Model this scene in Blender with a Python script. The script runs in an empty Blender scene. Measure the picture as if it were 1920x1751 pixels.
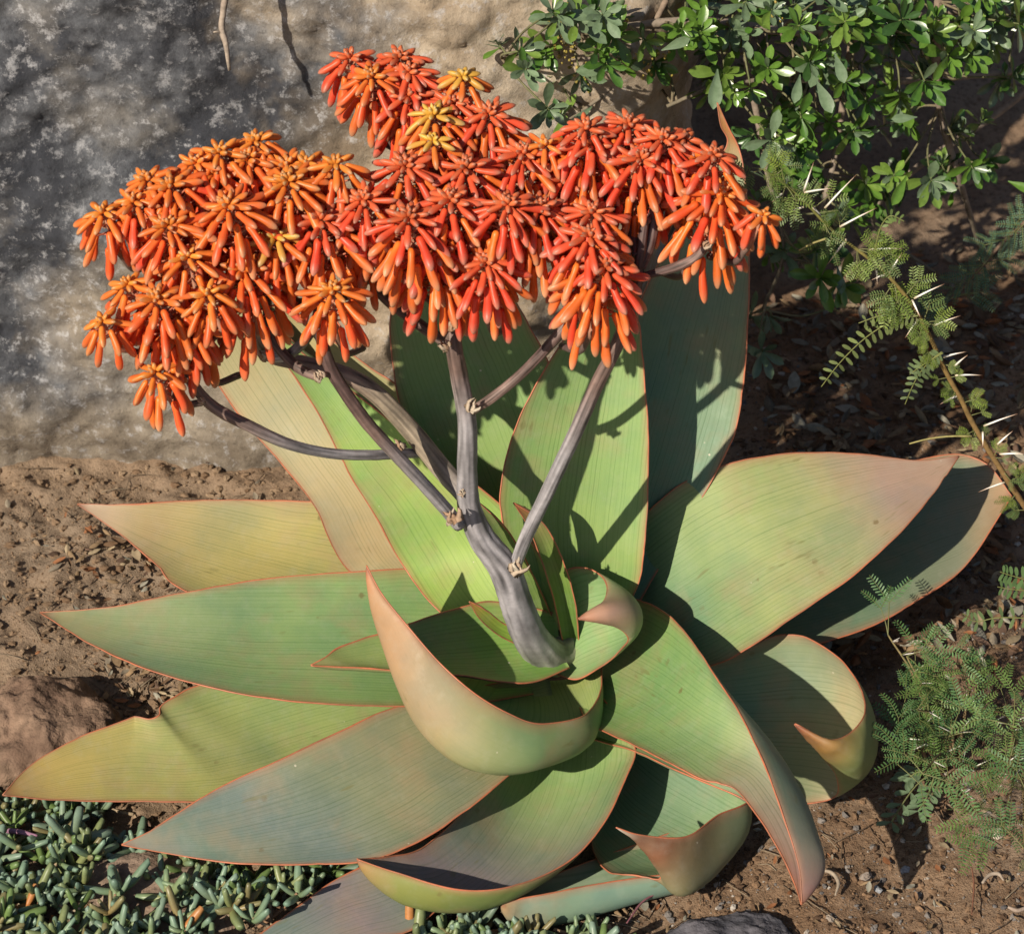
import bpy, math, random
import numpy as np
from mathutils import Vector, Matrix, noise

# ------------------------------------------------------------------ camera, sky, sun, exposure
SC = bpy.context.scene
PITCH = math.radians(38.0)
DIST = 3.0
PXM = 1700.0                       # photograph pixels per metre at DIST
SP, CP = math.sin(PITCH), math.cos(PITCH)
FWD = Vector((0, CP, -SP)); UPV = Vector((0, SP, CP)); RGT = Vector((1, 0, 0))
AIM = RGT * ((960 - 1040) / PXM) + UPV * ((1230 - 875.5) / PXM)   # the base of the plant is the origin
CAM = AIM - FWD * DIST
cam_data = bpy.data.cameras.new('camera')
cam = bpy.data.objects.new('camera', cam_data)
SC.collection.objects.link(cam)
cam.location = CAM
cam.rotation_euler = (math.pi / 2 - PITCH, 0, 0)
cam_data.sensor_width = 36.0
cam_data.sensor_fit = 'HORIZONTAL'
cam_data.angle = 2 * math.atan((1920 / PXM / 2) / DIST)
cam_data.clip_start = 0.05
cam_data.clip_end = 400
cam_data.dof.use_dof = True
cam_data.dof.focus_distance = 2.88
cam_data.dof.aperture_fstop = 11.0
SC.camera = cam

LIGHT = Vector((0.13, 0.155, -0.144)).normalized()      # direction in which the sunlight travels
world = bpy.data.worlds.new('World')
SC.world = world
world.use_nodes = True
wn = world.node_tree.nodes; wl = world.node_tree.links
wn.clear()
sky = wn.new('ShaderNodeTexSky'); sky.sky_type = 'NISHITA'; sky.sun_disc = False
sky.sun_elevation = math.asin(-LIGHT.z)
sky.sun_rotation = math.atan2(-LIGHT.x, -LIGHT.y)
bg = wn.new('ShaderNodeBackground'); bg.inputs['Strength'].default_value = 0.060
wo = wn.new('ShaderNodeOutputWorld')
wl.new(sky.outputs[0], bg.inputs[0]); wl.new(bg.outputs[0], wo.inputs[0])
sun_d = bpy.data.lights.new('sun', 'SUN'); sun_d.energy = 5.0; sun_d.angle = math.radians(0.55)
sun_d.color = (1.0, 0.90, 0.74)
sun = bpy.data.objects.new('sun', sun_d); SC.collection.objects.link(sun)
sun.rotation_euler = LIGHT.to_track_quat('-Z', 'Y').to_euler()
SC.view_settings.view_transform = 'Standard'
SC.view_settings.look = 'None'
SC.view_settings.exposure = 0.26
SC.view_settings.gamma = 1.0
SC.view_settings.use_curve_mapping = False
SC.cycles.max_bounces = 6
SC.cycles.transparent_max_bounces = 8

GZ = -0.085                        # height of the ground beside the plant

# ------------------------------------------------------------------ helpers
def ray(u, v):
    return FWD + RGT * ((u - 960) / PXM / DIST) + UPV * ((875.5 - v) / PXM / DIST)

def P(u, v, z=None, y=None):
    """the place in the world seen at (u, v) that lies at height z or at distance y"""
    d = ray(u, v)
    t = (z - CAM.z) / d.z if z is not None else (y - CAM.y) / d.y
    return CAM + d * t

def spline(pts, n, per=False):
    """Catmull-Rom through 3-D points, n samples"""
    p = np.array([list(q) for q in pts], float)
    m = len(p)
    ext = np.vstack([2 * p[0] - p[1], p, 2 * p[-1] - p[-2]])
    out = []
    for s in np.linspace(0, m - 1, n):
        i = min(int(s), m - 2); t = s - i
        a, b, c, d = ext[i], ext[i + 1], ext[i + 2], ext[i + 3]
        out.append(0.5 * ((2 * b) + (-a + c) * t + (2 * a - 5 * b + 4 * c - d) * t * t + (-a + 3 * b - 3 * c + d) * t ** 3))
    return np.array(out)

def mesh_from(name, verts, faces, mat, smooth=True, attrs=None):
    me = bpy.data.meshes.new(name)
    verts = np.asarray(verts, dtype=np.float32)
    me.from_pydata([tuple(v) for v in verts.tolist()], [], faces)
    if mat is not None:
        me.materials.append(mat)
    if smooth:
        me.polygons.foreach_set('use_smooth', [True] * len(me.polygons))
    if attrs:
        for k, a in attrs.items():
            a = np.asarray(a, dtype=np.float32)
            if a.shape[1] == 4:
                at = me.attributes.new(k, 'FLOAT_COLOR', 'POINT'); at.data.foreach_set('color', a.ravel())
            else:
                at = me.attributes.new(k, 'FLOAT_VECTOR', 'POINT'); at.data.foreach_set('vector', a.ravel())
    me.update()
    return me

def link(name, me, parent=None, loc=None, kind=None):
    o = bpy.data.objects.new(name, me)
    SC.collection.objects.link(o)
    if parent is not None:
        o.parent = parent
    if loc is not None:
        o.location = loc
    if kind:
        o['kind'] = kind
    return o

def thing(name, label, cat, loc=(0, 0, 0), group=None):
    o = bpy.data.objects.new(name, None); SC.collection.objects.link(o)
    o.location = loc; o.empty_display_size = 0.05
    o['label'] = label; o['category'] = cat
    if group: o['group'] = group
    return o

def tag(o, label, cat, group=None):
    o['label'] = label; o['category'] = cat
    if group: o['group'] = group
    return o

class MB:
    """collects geometry with a colour per vertex"""
    def __init__(self):
        self.v = []; self.f = []; self.c = []; self.n = 0
    def add(self, v, f, c):
        v = np.asarray(v, float)
        k = len(v)
        self.v.append(v)
        n = self.n
        self.f.extend([tuple(i + n for i in q) for q in f])
        c = np.asarray(c, float)
        if c.ndim == 1:
            c = np.tile(c, (k, 1))
        if c.shape[1] == 3:
            c = np.hstack([c, np.ones((k, 1))])
        self.c.append(c)
        self.n += k
    def mesh(self, name, mat, smooth=True):
        return mesh_from(name, np.vstack(self.v), self.f, mat, smooth, {'Col': np.vstack(self.c)})

def frames(path):
    t = np.gradient(path, axis=0)
    t /= np.linalg.norm(t, axis=1)[:, None] + 1e-12
    up = np.array([0.13, 0.27, 0.95])
    if abs(t[0] @ up) > 0.9: up = np.array([1.0, 0.2, 0.1])
    a = np.cross(t[0], up); a /= np.linalg.norm(a)
    A = []; B = []
    for i in range(len(path)):
        a = a - t[i] * (a @ t[i]); a /= np.linalg.norm(a) + 1e-12
        A.append(a); B.append(np.cross(t[i], a))
    return t, np.array(A), np.array(B)

def tube(mb, path, rad, col, sides=8, cap=True, rib=0.0, wob=0.0, streak=0.0, ribn=9):
    path = np.asarray(path, float); n = len(path)
    rad = np.interp(np.linspace(0, 1, n), np.linspace(0, 1, len(rad)), rad) if not np.isscalar(rad) else np.full(n, rad)
    t, A, B = frames(path)
    ph = np.arange(sides) * 2 * math.pi / sides
    V = []
    for i in range(n):
        r = rad[i] * (1 + rib * np.cos(ph * ribn + i * .06))
        if wob:
            r = r * np.array([1 + wob * noise.noise(Vector((path[i][0] * 90 + k, path[i][1] * 90, path[i][2] * 90))) for k in range(sides)])
        V.append(path[i] + np.outer(np.cos(ph) * r, A[i]) + np.outer(np.sin(ph) * r, B[i]))
    V = np.vstack(V)
    F = []
    for i in range(n - 1):
        for k in range(sides):
            F.append((i * sides + k, i * sides + (k + 1) % sides, (i + 1) * sides + (k + 1) % sides, (i + 1) * sides + k))
    if cap:
        F.append(tuple(range(sides))[::-1]); F.append(tuple((n - 1) * sides + k for k in range(sides)))
    col = np.asarray(col, float)
    if col.ndim == 2:
        cc = np.array([[np.interp(x, np.linspace(0, 1, len(col)), col[:, j]) for j in range(col.shape[1])] for x in np.linspace(0, 1, n)])
        col = np.repeat(cc, sides, axis=0)
        if streak:
            so = path[0][0] * 31
            k = np.array([[1 + streak * (noise.noise(Vector((math.cos(p_) * 2.2 + so, math.sin(p_) * 2.2, i * .12))) + .5 * noise.noise(Vector((math.cos(p_) * 8 + so, math.sin(p_) * 8, i * .1)))) for p_ in ph] for i in range(n)]).reshape(-1, 1)
            col = np.clip(col * k, .02, 1)
    mb.add(V, F, col)

def lerp(a, b, t): return np.asarray(a) * (1 - t) + np.asarray(b) * t

# ------------------------------------------------------------------ materials
def new_mat(name):
    m = bpy.data.materials.new(name); m.use_nodes = True
    nt = m.node_tree; nt.nodes.clear()
    return m, nt, nt.nodes, nt.links

def N(nt, kind, **kw):
    n = nt.nodes.new(kind)
    for k, v in kw.items():
        if k.startswith('i_'):
            key = k[2:]
            n.inputs[int(key) if key.isdigit() else key.replace('_', ' ')].default_value = v
        else:
            setattr(n, k, v)
    return n

def ramp(nt, fac, stops):
    r = nt.nodes.new('ShaderNodeValToRGB')
    e = r.color_ramp.elements
    while len(e) < len(stops): e.new(0.5)
    for i, (p, c) in enumerate(stops):
        e[i].position = p
        e[i].color = (c, c, c, 1) if np.isscalar(c) else (*c, 1)
    nt.links.new(fac, r.inputs[0])
    return r.outputs[0]

def mixc(nt, a, b, fac, mode='MIX'):
    m = nt.nodes.new('ShaderNodeMix'); m.data_type = 'RGBA'; m.blend_type = mode
    for sock, val in ((m.inputs[0], fac), (m.inputs[6], a), (m.inputs[7], b)):
        if isinstance(val, bpy.types.NodeSocket): nt.links.new(val, sock)
        elif np.isscalar(val): sock.default_value = val
        else: sock.default_value = (*val, 1) if len(val) == 3 else val
    return m.outputs[2]

def mathn(nt, op, a, b=None):
    m = nt.nodes.new('ShaderNodeMath'); m.operation = op
    for i, v in enumerate((a, b)):
        if v is None: continue
        if isinstance(v, bpy.types.NodeSocket): nt.links.new(v, m.inputs[i])
        else: m.inputs[i].default_value = v
    return m.outputs[0]

def finish(nt, col, rough=0.5, spec=0.5, bump=None, bstr=0.3, bdist=0.002, trans=0.0, tcol=None, coat=0.0):
    b = nt.nodes.new('ShaderNodeBsdfPrincipled')
    if isinstance(col, bpy.types.NodeSocket): nt.links.new(col, b.inputs['Base Color'])
    else: b.inputs['Base Color'].default_value = (*col, 1)
    if isinstance(rough, bpy.types.NodeSocket): nt.links.new(rough, b.inputs['Roughness'])
    else: b.inputs['Roughness'].default_value = rough
    b.inputs['Specular IOR Level'].default_value = spec
    if coat: b.inputs['Coat Weight'].default_value = coat; b.inputs['Coat Roughness'].default_value = 0.25
    out = nt.nodes.new('ShaderNodeOutputMaterial')
    if bump is not None:
        bn = nt.nodes.new('ShaderNodeBump'); bn.inputs['Strength'].default_value = bstr; bn.inputs['Distance'].default_value = bdist
        nt.links.new(bump, bn.inputs['Height']); nt.links.new(bn.outputs[0], b.inputs['Normal'])
    if trans > 0:
        t = nt.nodes.new('ShaderNodeBsdfTranslucent')
        tc = tcol if tcol is not None else col
        if isinstance(tc, bpy.types.NodeSocket): nt.links.new(tc, t.inputs[0])
        else: t.inputs[0].default_value = (*tc, 1)
        mx = nt.nodes.new('ShaderNodeMixShader'); mx.inputs[0].default_value = trans
        nt.links.new(b.outputs[0], mx.inputs[1]); nt.links.new(t.outputs[0], mx.inputs[2])
        nt.links.new(mx.outputs[0], out.inputs[0])
    else:
        nt.links.new(b.outputs[0], out.inputs[0])

def noise_tex(nt, scale, detail=4, rough=0.55, vec=None, dim='3D'):
    n = nt.nodes.new('ShaderNodeTexNoise'); n.inputs['Scale'].default_value = scale
    n.inputs['Detail'].default_value = detail; n.inputs['Roughness'].default_value = rough
    if vec is not None: nt.links.new(vec, n.inputs['Vector'])
    return n.outputs[0]

def geopos(nt):
    return nt.nodes.new('ShaderNodeNewGeometry').outputs['Position']

def mat_leaf():
    m, nt, ns, ls = new_mat('aloe_leaf')
    col = N(nt, 'ShaderNodeAttribute', attribute_name='Col')
    lf = N(nt, 'ShaderNodeAttribute', attribute_name='lf')
    sep = nt.nodes.new('ShaderNodeSeparateXYZ'); ls.new(lf.outputs['Vector'], sep.inputs[0])
    X, Y, S = sep.outputs
    pos = geopos(nt)
    # fine lines along the blade: noise that is very long in the direction of the leaf
    def lines(sx, sy, off):
        c = nt.nodes.new('ShaderNodeCombineXYZ')
        ls.new(mathn(nt, 'MULTIPLY', X, sx), c.inputs[0]); ls.new(mathn(nt, 'MULTIPLY', Y, sy), c.inputs[1]); c.inputs[2].default_value = off
        return noise_tex(nt, 1.0, 2, 0.5, c.outputs[0])
    l1 = ramp(nt, lines(300, 1.6, 3.1), [(0.53, 0.0), (0.62, 1.0)])
    l2 = ramp(nt, lines(760, 5, 9.0), [(0.48, 0.0), (0.60, 1.0)])
    sw = mathn(nt, 'SINE', mathn(nt, 'ADD', mathn(nt, 'MULTIPLY', X, 1230.0), mathn(nt, 'MULTIPLY', lines(120, 1.5, 5.5), 9.0)))
    l1 = mathn(nt, 'MULTIPLY', ramp(nt, sw, [(0.45, 0.0), (0.98, 1.0)]), ramp(nt, lines(170, 3.0, 1.7), [(0.34, 0.12), (0.66, 1.0)]))
    l1 = mathn(nt, 'MULTIPLY', l1, S); l2 = mathn(nt, 'MULTIPLY', l2, S)
    c0 = col.outputs['Color']
    # broad drift of tone and tint
    n1 = noise_tex(nt, 11, 4, 0.6, pos)
    c1 = mixc(nt, c0, mixc(nt, c0, (0.66, 0.80, 0.95), 0.85, 'MULTIPLY'), ramp(nt, n1, [(0.42, 0.0), (0.66, 0.8)]))
    n2 = noise_tex(nt, 17, 3, 0.6, pos)
    c2 = mixc(nt, c1, (0.33, 0.22, 0.13), mathn(nt, 'MULTIPLY', ramp(nt, n2, [(0.50, 0.0), (0.72, 1.0)]), 0.38))
    c3 = mixc(nt, c2, mixc(nt, c2, (0.50, 0.62, 0.50), 1.0, 'MULTIPLY'), mathn(nt, 'MULTIPLY', l1, 0.52))
    c4 = mixc(nt, c3, mixc(nt, c3, (0.72, 0.80, 0.66), 1.0, 'MULTIPLY'), mathn(nt, 'MULTIPLY', l2, 0.28))
    # pale dust and small brown scars
    nd = noise_tex(nt, 60, 5, 0.7, pos)
    c5 = mixc(nt, c4, (0.42, 0.40, 0.33), mathn(nt, 'MULTIPLY', ramp(nt, nd, [(0.50, 0.0), (0.80, 1.0)]), 0.15))
    vo = N(nt, 'ShaderNodeTexVoronoi', i_Scale=26.0); ls.new(pos, vo.inputs['Vector'])
    nv = noise_tex(nt, 300, 3, 0.6, pos)
    sp = mathn(nt, 'ADD', vo.outputs['Distance'], mathn(nt, 'MULTIPLY', nv, 0.12))
    big = noise_tex(nt, 9, 2, 0.5, pos)
    scar = mathn(nt, 'MULTIPLY', ramp(nt, sp, [(0.12, 1.0), (0.17, 0.0)]), ramp(nt, big, [(0.52, 0.0), (0.60, 0.6)]))
    c6 = mixc(nt, c5, (0.13, 0.085, 0.03), scar)
    # smears of dried sap and soil that run with the blade, and pale scratches
    sm = mathn(nt, 'MULTIPLY', ramp(nt, lines(95, 26, 14.0), [(0.62, 0.0), (0.70, 0.5)]), ramp(nt, noise_tex(nt, 13, 3, 0.6, pos), [(0.54, 0.0), (0.62, 1.0)]))
    c6 = mixc(nt, c6, (0.15, 0.14, 0.05), sm)
    v2 = N(nt, 'ShaderNodeTexVoronoi', i_Scale=75.0); ls.new(pos, v2.inputs['Vector'])
    dots = mathn(nt, 'MULTIPLY', ramp(nt, v2.outputs['Distance'], [(0.08, 1.0), (0.11, 0.0)]), ramp(nt, noise_tex(nt, 31, 2, 0.5, pos), [(0.66, 0.0), (0.69, 0.7)]))
    c6 = mixc(nt, c6, (0.58, 0.53, 0.42), dots)
    bump = mathn(nt, 'ADD', mathn(nt, 'MULTIPLY', l1, -0.5), mathn(nt, 'MULTIPLY', noise_tex(nt, 220, 3, 0.6, pos), 0.5))
    rough = ramp(nt, nd, [(0.3, 0.50), (0.75, 0.72)])
    finish(nt, c6, rough, 0.34, bump, 0.22, 0.0012, trans=0.06)
    return m

def mat_vcol(name, rough=0.5, spec=0.4, nscale=300, namt=0.25, bstr=0.2, bdist=0.0008, trans=0.0, rnd=0.0, coat=0.0, stretch=None):
    m, nt, ns, ls = new_mat(name)
    col = N(nt, 'ShaderNodeAttribute', attribute_name='Col').outputs['Color']
    pos = geopos(nt)
    n = noise_tex(nt, nscale, 4, 0.6, pos)
    c = mixc(nt, col, mixc(nt, col, (0.45, 0.45, 0.45), 1.0, 'MULTIPLY'), mathn(nt, 'MULTIPLY', ramp(nt, n, [(0.35, 0.0), (0.7, 1.0)]), namt * 2))
    if rnd:
        oi = nt.nodes.new('ShaderNodeObjectInfo')
        hsv = nt.nodes.new('ShaderNodeHueSaturation')
        mr = nt.nodes.new('ShaderNodeMapRange'); ls.new(oi.outputs['Random'], mr.inputs[0])
        mr.inputs[3].default_value = 1 - rnd; mr.inputs[4].default_value = 1 + rnd
        ls.new(mr.outputs[0], hsv.inputs['Value']); ls.new(c, hsv.inputs['Color']); c = hsv.outputs[0]
    finish(nt, c, rough, spec, n, bstr, bdist, trans=trans, coat=coat)
    return m

def mat_leaf2(name, trans=0.12):
    """thin shrub leaf: glossy green above, grey and matt beneath (the two sides of the blade)"""
    m, nt, ns, ls = new_mat(name)
    col = N(nt, 'ShaderNodeAttribute', attribute_name='Col').outputs['Color']
    oi = nt.nodes.new('ShaderNodeObjectInfo')
    geo = nt.nodes.new('ShaderNodeNewGeometry')
    under = mixc(nt, mixc(nt, col, (1.0, 1.0, 1.2), 1.0, 'MULTIPLY'), (0.20, 0.25, 0.20), 0.6)
    c = mixc(nt, col, under, geo.outputs['Backfacing'])
    n = noise_tex(nt, 160, 3, 0.6, geo.outputs['Position'])
    c = mixc(nt, c, mixc(nt, c, (0.55, 0.6, 0.5), 1.0, 'MULTIPLY'), ramp(nt, n, [(0.4, 0.0), (0.75, 0.7)]))
    rough = ramp(nt, geo.outputs['Backfacing'], [(0.0, 0.30), (1.0, 0.6)])
    finish(nt, c, rough, 0.55, n, 0.15, 0.001, trans=trans)
    return m

def mat_soil():
    m, nt, ns, ls = new_mat('soil')
    pos = geopos(nt)
    n0 = noise_tex(nt, 2.3, 5, 0.6, pos); n1 = noise_tex(nt, 16, 6, 0.65, pos); n2 = noise_tex(nt, 120, 6, 0.7, pos); n3 = noise_tex(nt, 520, 3, 0.6, pos)
    c = mixc(nt, (0.18, 0.108, 0.064), (0.30, 0.20, 0.13), ramp(nt, n1, [(0.35, 0.0), (0.65, 1.0)]))
    c = mixc(nt, c, (0.25, 0.19, 0.14), ramp(nt, n0, [(0.45, 0.0), (0.62, 0.8)]))
    c = mixc(nt, c, (0.10, 0.062, 0.038), ramp(nt, n2, [(0.50, 0.0), (0.66, 0.85)]))
    c = mixc(nt, c, (0.38, 0.30, 0.22), ramp(nt, n3, [(0.62, 0.0), (0.70, 0.8)]))
    sep = nt.nodes.new('ShaderNodeSeparateXYZ'); ls.new(pos, sep.inputs[0])
    c = mixc(nt, c, mixc(nt, c, (0.32, 0.25, 0.18), 0.25), ramp(nt, mathn(nt, 'ADD', sep.outputs[0], 0.5), [(0.05, 1.0), (0.60, 0.0)]))
    h = mathn(nt, 'ADD', mathn(nt, 'MULTIPLY', n2, 0.7), mathn(nt, 'MULTIPLY', n3, 0.35))
    finish(nt, c, 0.92, 0.15, h, 0.9, 0.006)
    return m

def mat_boulder():
    m, nt, ns, ls = new_mat('boulder_stone')
    pos = geopos(nt)
    sep = nt.nodes.new('ShaderNodeSeparateXYZ'); ls.new(pos, sep.inputs[0])
    w = noise_tex(nt, 4, 5, 0.6, pos)
    nb = noise_tex(nt, 9, 8, 0.68, pos); nf = noise_tex(nt, 58, 9, 0.76, pos); nx = noise_tex(nt, 170, 4, 0.65, pos)
    brown = mixc(nt, (0.25, 0.185, 0.125), (0.52, 0.43, 0.33), ramp(nt, nb, [(0.35, 0.0), (0.65, 1.0)]))
    grey = mixc(nt, (0.16, 0.13, 0.10), (0.36, 0.31, 0.25), ramp(nt, nb, [(0.36, 0.0), (0.66, 1.0)]))
    # the warm side lies to the right, the grey side to the left; the limit wanders
    side = mathn(nt, 'ADD', sep.outputs[0], mathn(nt, 'MULTIPLY', mathn(nt, 'SUBTRACT', w, 0.5), 0.7))
    side = mathn(nt, 'ADD', side, mathn(nt, 'MULTIPLY', sep.outputs[2], -0.12))
    c = mixc(nt, grey, brown, ramp(nt, mathn(nt, 'ADD', side, 1.0), [(0.58, 0.0), (0.78, 1.0)]))
    # bluish cast shade painted into the stone colour on the upper left
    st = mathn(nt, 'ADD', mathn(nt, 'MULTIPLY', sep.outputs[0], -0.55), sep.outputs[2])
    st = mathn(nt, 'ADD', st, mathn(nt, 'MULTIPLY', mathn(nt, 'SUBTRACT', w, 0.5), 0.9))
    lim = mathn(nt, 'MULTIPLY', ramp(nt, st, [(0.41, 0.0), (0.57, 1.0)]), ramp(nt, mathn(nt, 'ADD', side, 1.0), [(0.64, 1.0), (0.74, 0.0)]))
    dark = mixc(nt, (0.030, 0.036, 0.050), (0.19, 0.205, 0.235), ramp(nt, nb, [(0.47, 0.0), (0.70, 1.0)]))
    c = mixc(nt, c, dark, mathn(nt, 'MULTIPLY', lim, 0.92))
    c = mixc(nt, c, (0.44, 0.40, 0.35), mathn(nt, 'MULTIPLY', ramp(nt, noise_tex(nt, 6.5, 6, 0.62, pos), [(0.54, 0.0), (0.68, 1.0)]), 0.32))
    # pale crusts of lichen in specks and dark pits
    c = mixc(nt, c, mixc(nt, c, (0.60, 0.60, 0.63), 0.6), mathn(nt, 'MULTIPLY', ramp(nt, nf, [(0.53, 0.0), (0.63, 1.0)]), 0.75))
    c = mixc(nt, c, mixc(nt, c, (0.30, 0.30, 0.32), 1.0, 'MULTIPLY'), mathn(nt, 'MULTIPLY', ramp(nt, nf, [(0.30, 1.0), (0.42, 0.0)]), 0.8))
    c = mixc(nt, c, mixc(nt, c, (0.5, 0.5, 0.5), 1.0, 'MULTIPLY'), ramp(nt, nx, [(0.52, 0.0), (0.75, 0.6)]))
    h = mathn(nt, 'ADD', mathn(nt, 'MULTIPLY', nf, 0.8), mathn(nt, 'MULTIPLY', nx, 0.3))
    finish(nt, c, 0.88, 0.22, h, 0.55, 0.007)
    return m

M_LEAF = mat_leaf()
M_MARGIN = mat_vcol('leaf_margin', 0.45, 0.4, 90, 0.25)
M_STALK = mat_vcol('flower_stalk', 0.55, 0.35, 140, 0.22, 0.35, 0.0008)
M_FLORET = mat_vcol('floret', 0.40, 0.42, 520, 0.05, 0.12, 0.0005, trans=0.24, rnd=0.12)
M_PAPER = mat_vcol('papery_bract', 0.8, 0.2, 400, 0.3, 0.4, 0.0006, trans=0.15)
M_SHRUB = mat_leaf2('shrub_leaf')
M_FROND = mat_vcol('acacia_leaflet', 0.5, 0.4, 200, 0.15, trans=0.22)
M_BARK = mat_vcol('bark', 0.85, 0.2, 160, 0.35, 0.6, 0.0015)
M_THORN = mat_vcol('thorn', 0.4, 0.5, 200, 0.05)
M_ICE = mat_vcol('succulent', 0.42, 0.45, 330, 0.14, 0.15, 0.0006, trans=0.05)
M_LITTER = mat_vcol('dry_leaf', 0.8, 0.2, 170, 0.3, 0.3, 0.001, trans=0.1)
M_PEBBLE = mat_vcol('pebble', 0.9, 0.2, 260, 0.35, 0.6, 0.0015)
M_ROCK = mat_vcol('rock', 0.9, 0.2, 60, 0.42, 1.0, 0.006)
M_SOIL = mat_soil()
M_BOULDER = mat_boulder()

def fbm(x, y, z, oct=5, H=0.8):
    return noise.fractal(Vector((x, y, z)), H, 2.1, oct)

# ------------------------------------------------------------------ ground
def bank(x, y):
    """the bed climbs into a bank behind the shrub"""
    b = max(0.0, y - 1.15)
    return 0.75 * b * b / (b + 0.35)

def ground_z(x, y):
    r = math.hypot(x, y)
    g = GZ + bank(x, y)
    near = max(0.0, 1 - r / 3.0)
    g += 0.020 * fbm(x * 2.2, y * 2.2, 0.3, 3) * near
    g += near * 0.0085 * fbm(x * 13, y * 13, 5.1, 5, 0.65)
    left = 1 / (1 + math.exp(min(50, (x + 0.30) * 14)))            # crumbly cracked clods on the left
    cl = abs(noise.noise(Vector((x * 17, y * 17, 2.2)))) + 0.5 * abs(noise.noise(Vector((x * 41, y * 41, 7.2))))
    g += near * left * 0.022 * (0.45 - cl)
    return g

def axis_steps(lo, hi, fine_lo, fine_hi, step):
    a = list(np.arange(fine_lo, fine_hi, step))
    s = step; x = fine_hi
    while x < hi: a.append(x); s *= 1.22; x += s
    a.append(hi)
    s = step; x = fine_lo - step; pre = []
    while x > lo: pre.append(x); s *= 1.22; x -= s
    pre.append(lo)
    return np.array(pre[::-1] + a)

gx = axis_steps(-60, 60, -0.80, 0.75, 0.0045)
gy = axis_steps(-30, 90, -0.62, 1.1, 0.0050)
GV = [(x, y, ground_z(x, y)) for y in gy for x in gx]
nx_ = len(gx)
GF = [(j * nx_ + i, j * nx_ + i + 1, (j + 1) * nx_ + i + 1, (j + 1) * nx_ + i) for j in range(len(gy) - 1) for i in range(nx_ - 1)]
g = link('ground', mesh_from('ground', GV, GF, M_SOIL), kind='structure')

# ------------------------------------------------------------------ boulder behind the plant
def super_rock(name, cx, cy, cz, rx, ry, rz, e, n, disp, seed, mat, col=None, freq=1.0, rot=0.0, low=None, scale_f=1.0):
    """a stone: a rounded block (subdivided cube pushed out to a superellipsoid) with noise relief"""
    V = []; C = []; F = []; index = {}
    ca, sa = math.cos(rot), math.sin(rot)
    def vert(a, b_, c_):
        k = (a, b_, c_)
        if k in index: return index[k]
        p = [math.tan((2 * q / n - 1) * math.pi / 4) for q in k]
        l = (abs(p[0]) ** e + abs(p[1]) ** e + abs(p[2]) ** e) ** (1 / e)
        p = [q / l for q in p]
        x, y, z = p[0] * rx, p[1] * ry, p[2] * rz
        nr = Vector((math.copysign(abs(p[0]) ** (e - 1), p[0]) / rx, math.copysign(abs(p[1]) ** (e - 1), p[1]) / ry, math.copysign(abs(p[2]) ** (e - 1), p[2]) / rz)).normalized()
        q = Vector((x * freq + seed, y * freq + 1.3, z * freq))
        d = disp * (0.9 * noise.fractal(q, 0.9, 2.1, 3) + 0.7 * (0.30 - abs(noise.noise(q * 2.3))) + 0.22 * noise.fractal(q * 5.0, 0.6, 2.1, 4))
        if low: d += low * (0.3 - abs(noise.noise(q * 9.0 * scale_f))) + low * 0.5 * noise.fractal(q * 26.0 * scale_f, 0.5, 2.1, 3)
        x, y, z = x + nr.x * d, y + nr.y * d, z + nr.z * d
        V.append((x * ca - y * sa, x * sa + y * ca, z)); index[k] = len(V) - 1
        if col is not None:
            kk = 0.5 + 0.7 * noise.fractal(q * 3.1, 0.8, 2.1, 3)
            C.append(tuple(lerp(col[0], col[1], min(1, max(0, kk)))) + (1,))
        return index[k]
    for ax in range(3):
        for sd in (0, n):
            for i in range(n):
                for j in range(n):
                    qd = []
                    for a, b_ in ((i, j), (i + 1, j), (i + 1, j + 1), (i, j + 1)):
                        t = [0, 0, 0]; t[ax] = sd; t[(ax + 1) % 3] = a; t[(ax + 2) % 3] = b_
                        qd.append(vert(*t))
                    F.append(tuple(qd if sd else qd[::-1]))
    me = mesh_from(name, V, F, mat, True, {'Col': C} if col is not None else None)
    return link(name, me, loc=(cx, cy, cz))

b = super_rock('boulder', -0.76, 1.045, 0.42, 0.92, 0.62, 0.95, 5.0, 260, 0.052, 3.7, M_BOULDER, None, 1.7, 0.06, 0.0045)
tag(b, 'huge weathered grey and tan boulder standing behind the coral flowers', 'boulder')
c = P(70, 1405, z=GZ)
b = super_rock('rock', c.x, c.y, GZ, 0.085, 0.075, 0.055, 3.0, 44, 0.020, 1.7, M_ROCK, ((0.16, 0.10, 0.07), (0.30, 0.20, 0.14)), 9.0, 0.4, 0.0022)
tag(b, 'rough brown rock at the left edge above the yellowish leaf tip', 'rock')
c = P(1375, 1795, z=GZ)
b = super_rock('rock', c.x, c.y, GZ - 0.012, 0.070, 0.06, 0.036, 3.0, 40, 0.010, 5.3, M_ROCK, ((0.075, 0.075, 0.09), (0.16, 0.15, 0.17)), 9.0, 0.2, 0.0014)
tag(b, 'smooth dark blue-grey rock half buried at the bottom edge', 'rock')
c = P(250, 1700, z=GZ)
b = super_rock('rock', c.x, c.y, GZ - 0.025, 0.14, 0.07, 0.042, 3.0, 44, 0.012, 7.9, M_ROCK, ((0.22, 0.15, 0.11), (0.34, 0.25, 0.19)), 9.0, 0.1, 0.002)
tag(b, 'flat pinkish brown rock under the creeping succulent', 'rock')

# ------------------------------------------------------------------ the aloe
ALOE = thing('aloe', 'large coral aloe with broad grey-green leaves and heads of orange-red flowers', 'aloe plant', (0, 0, 0))

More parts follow.
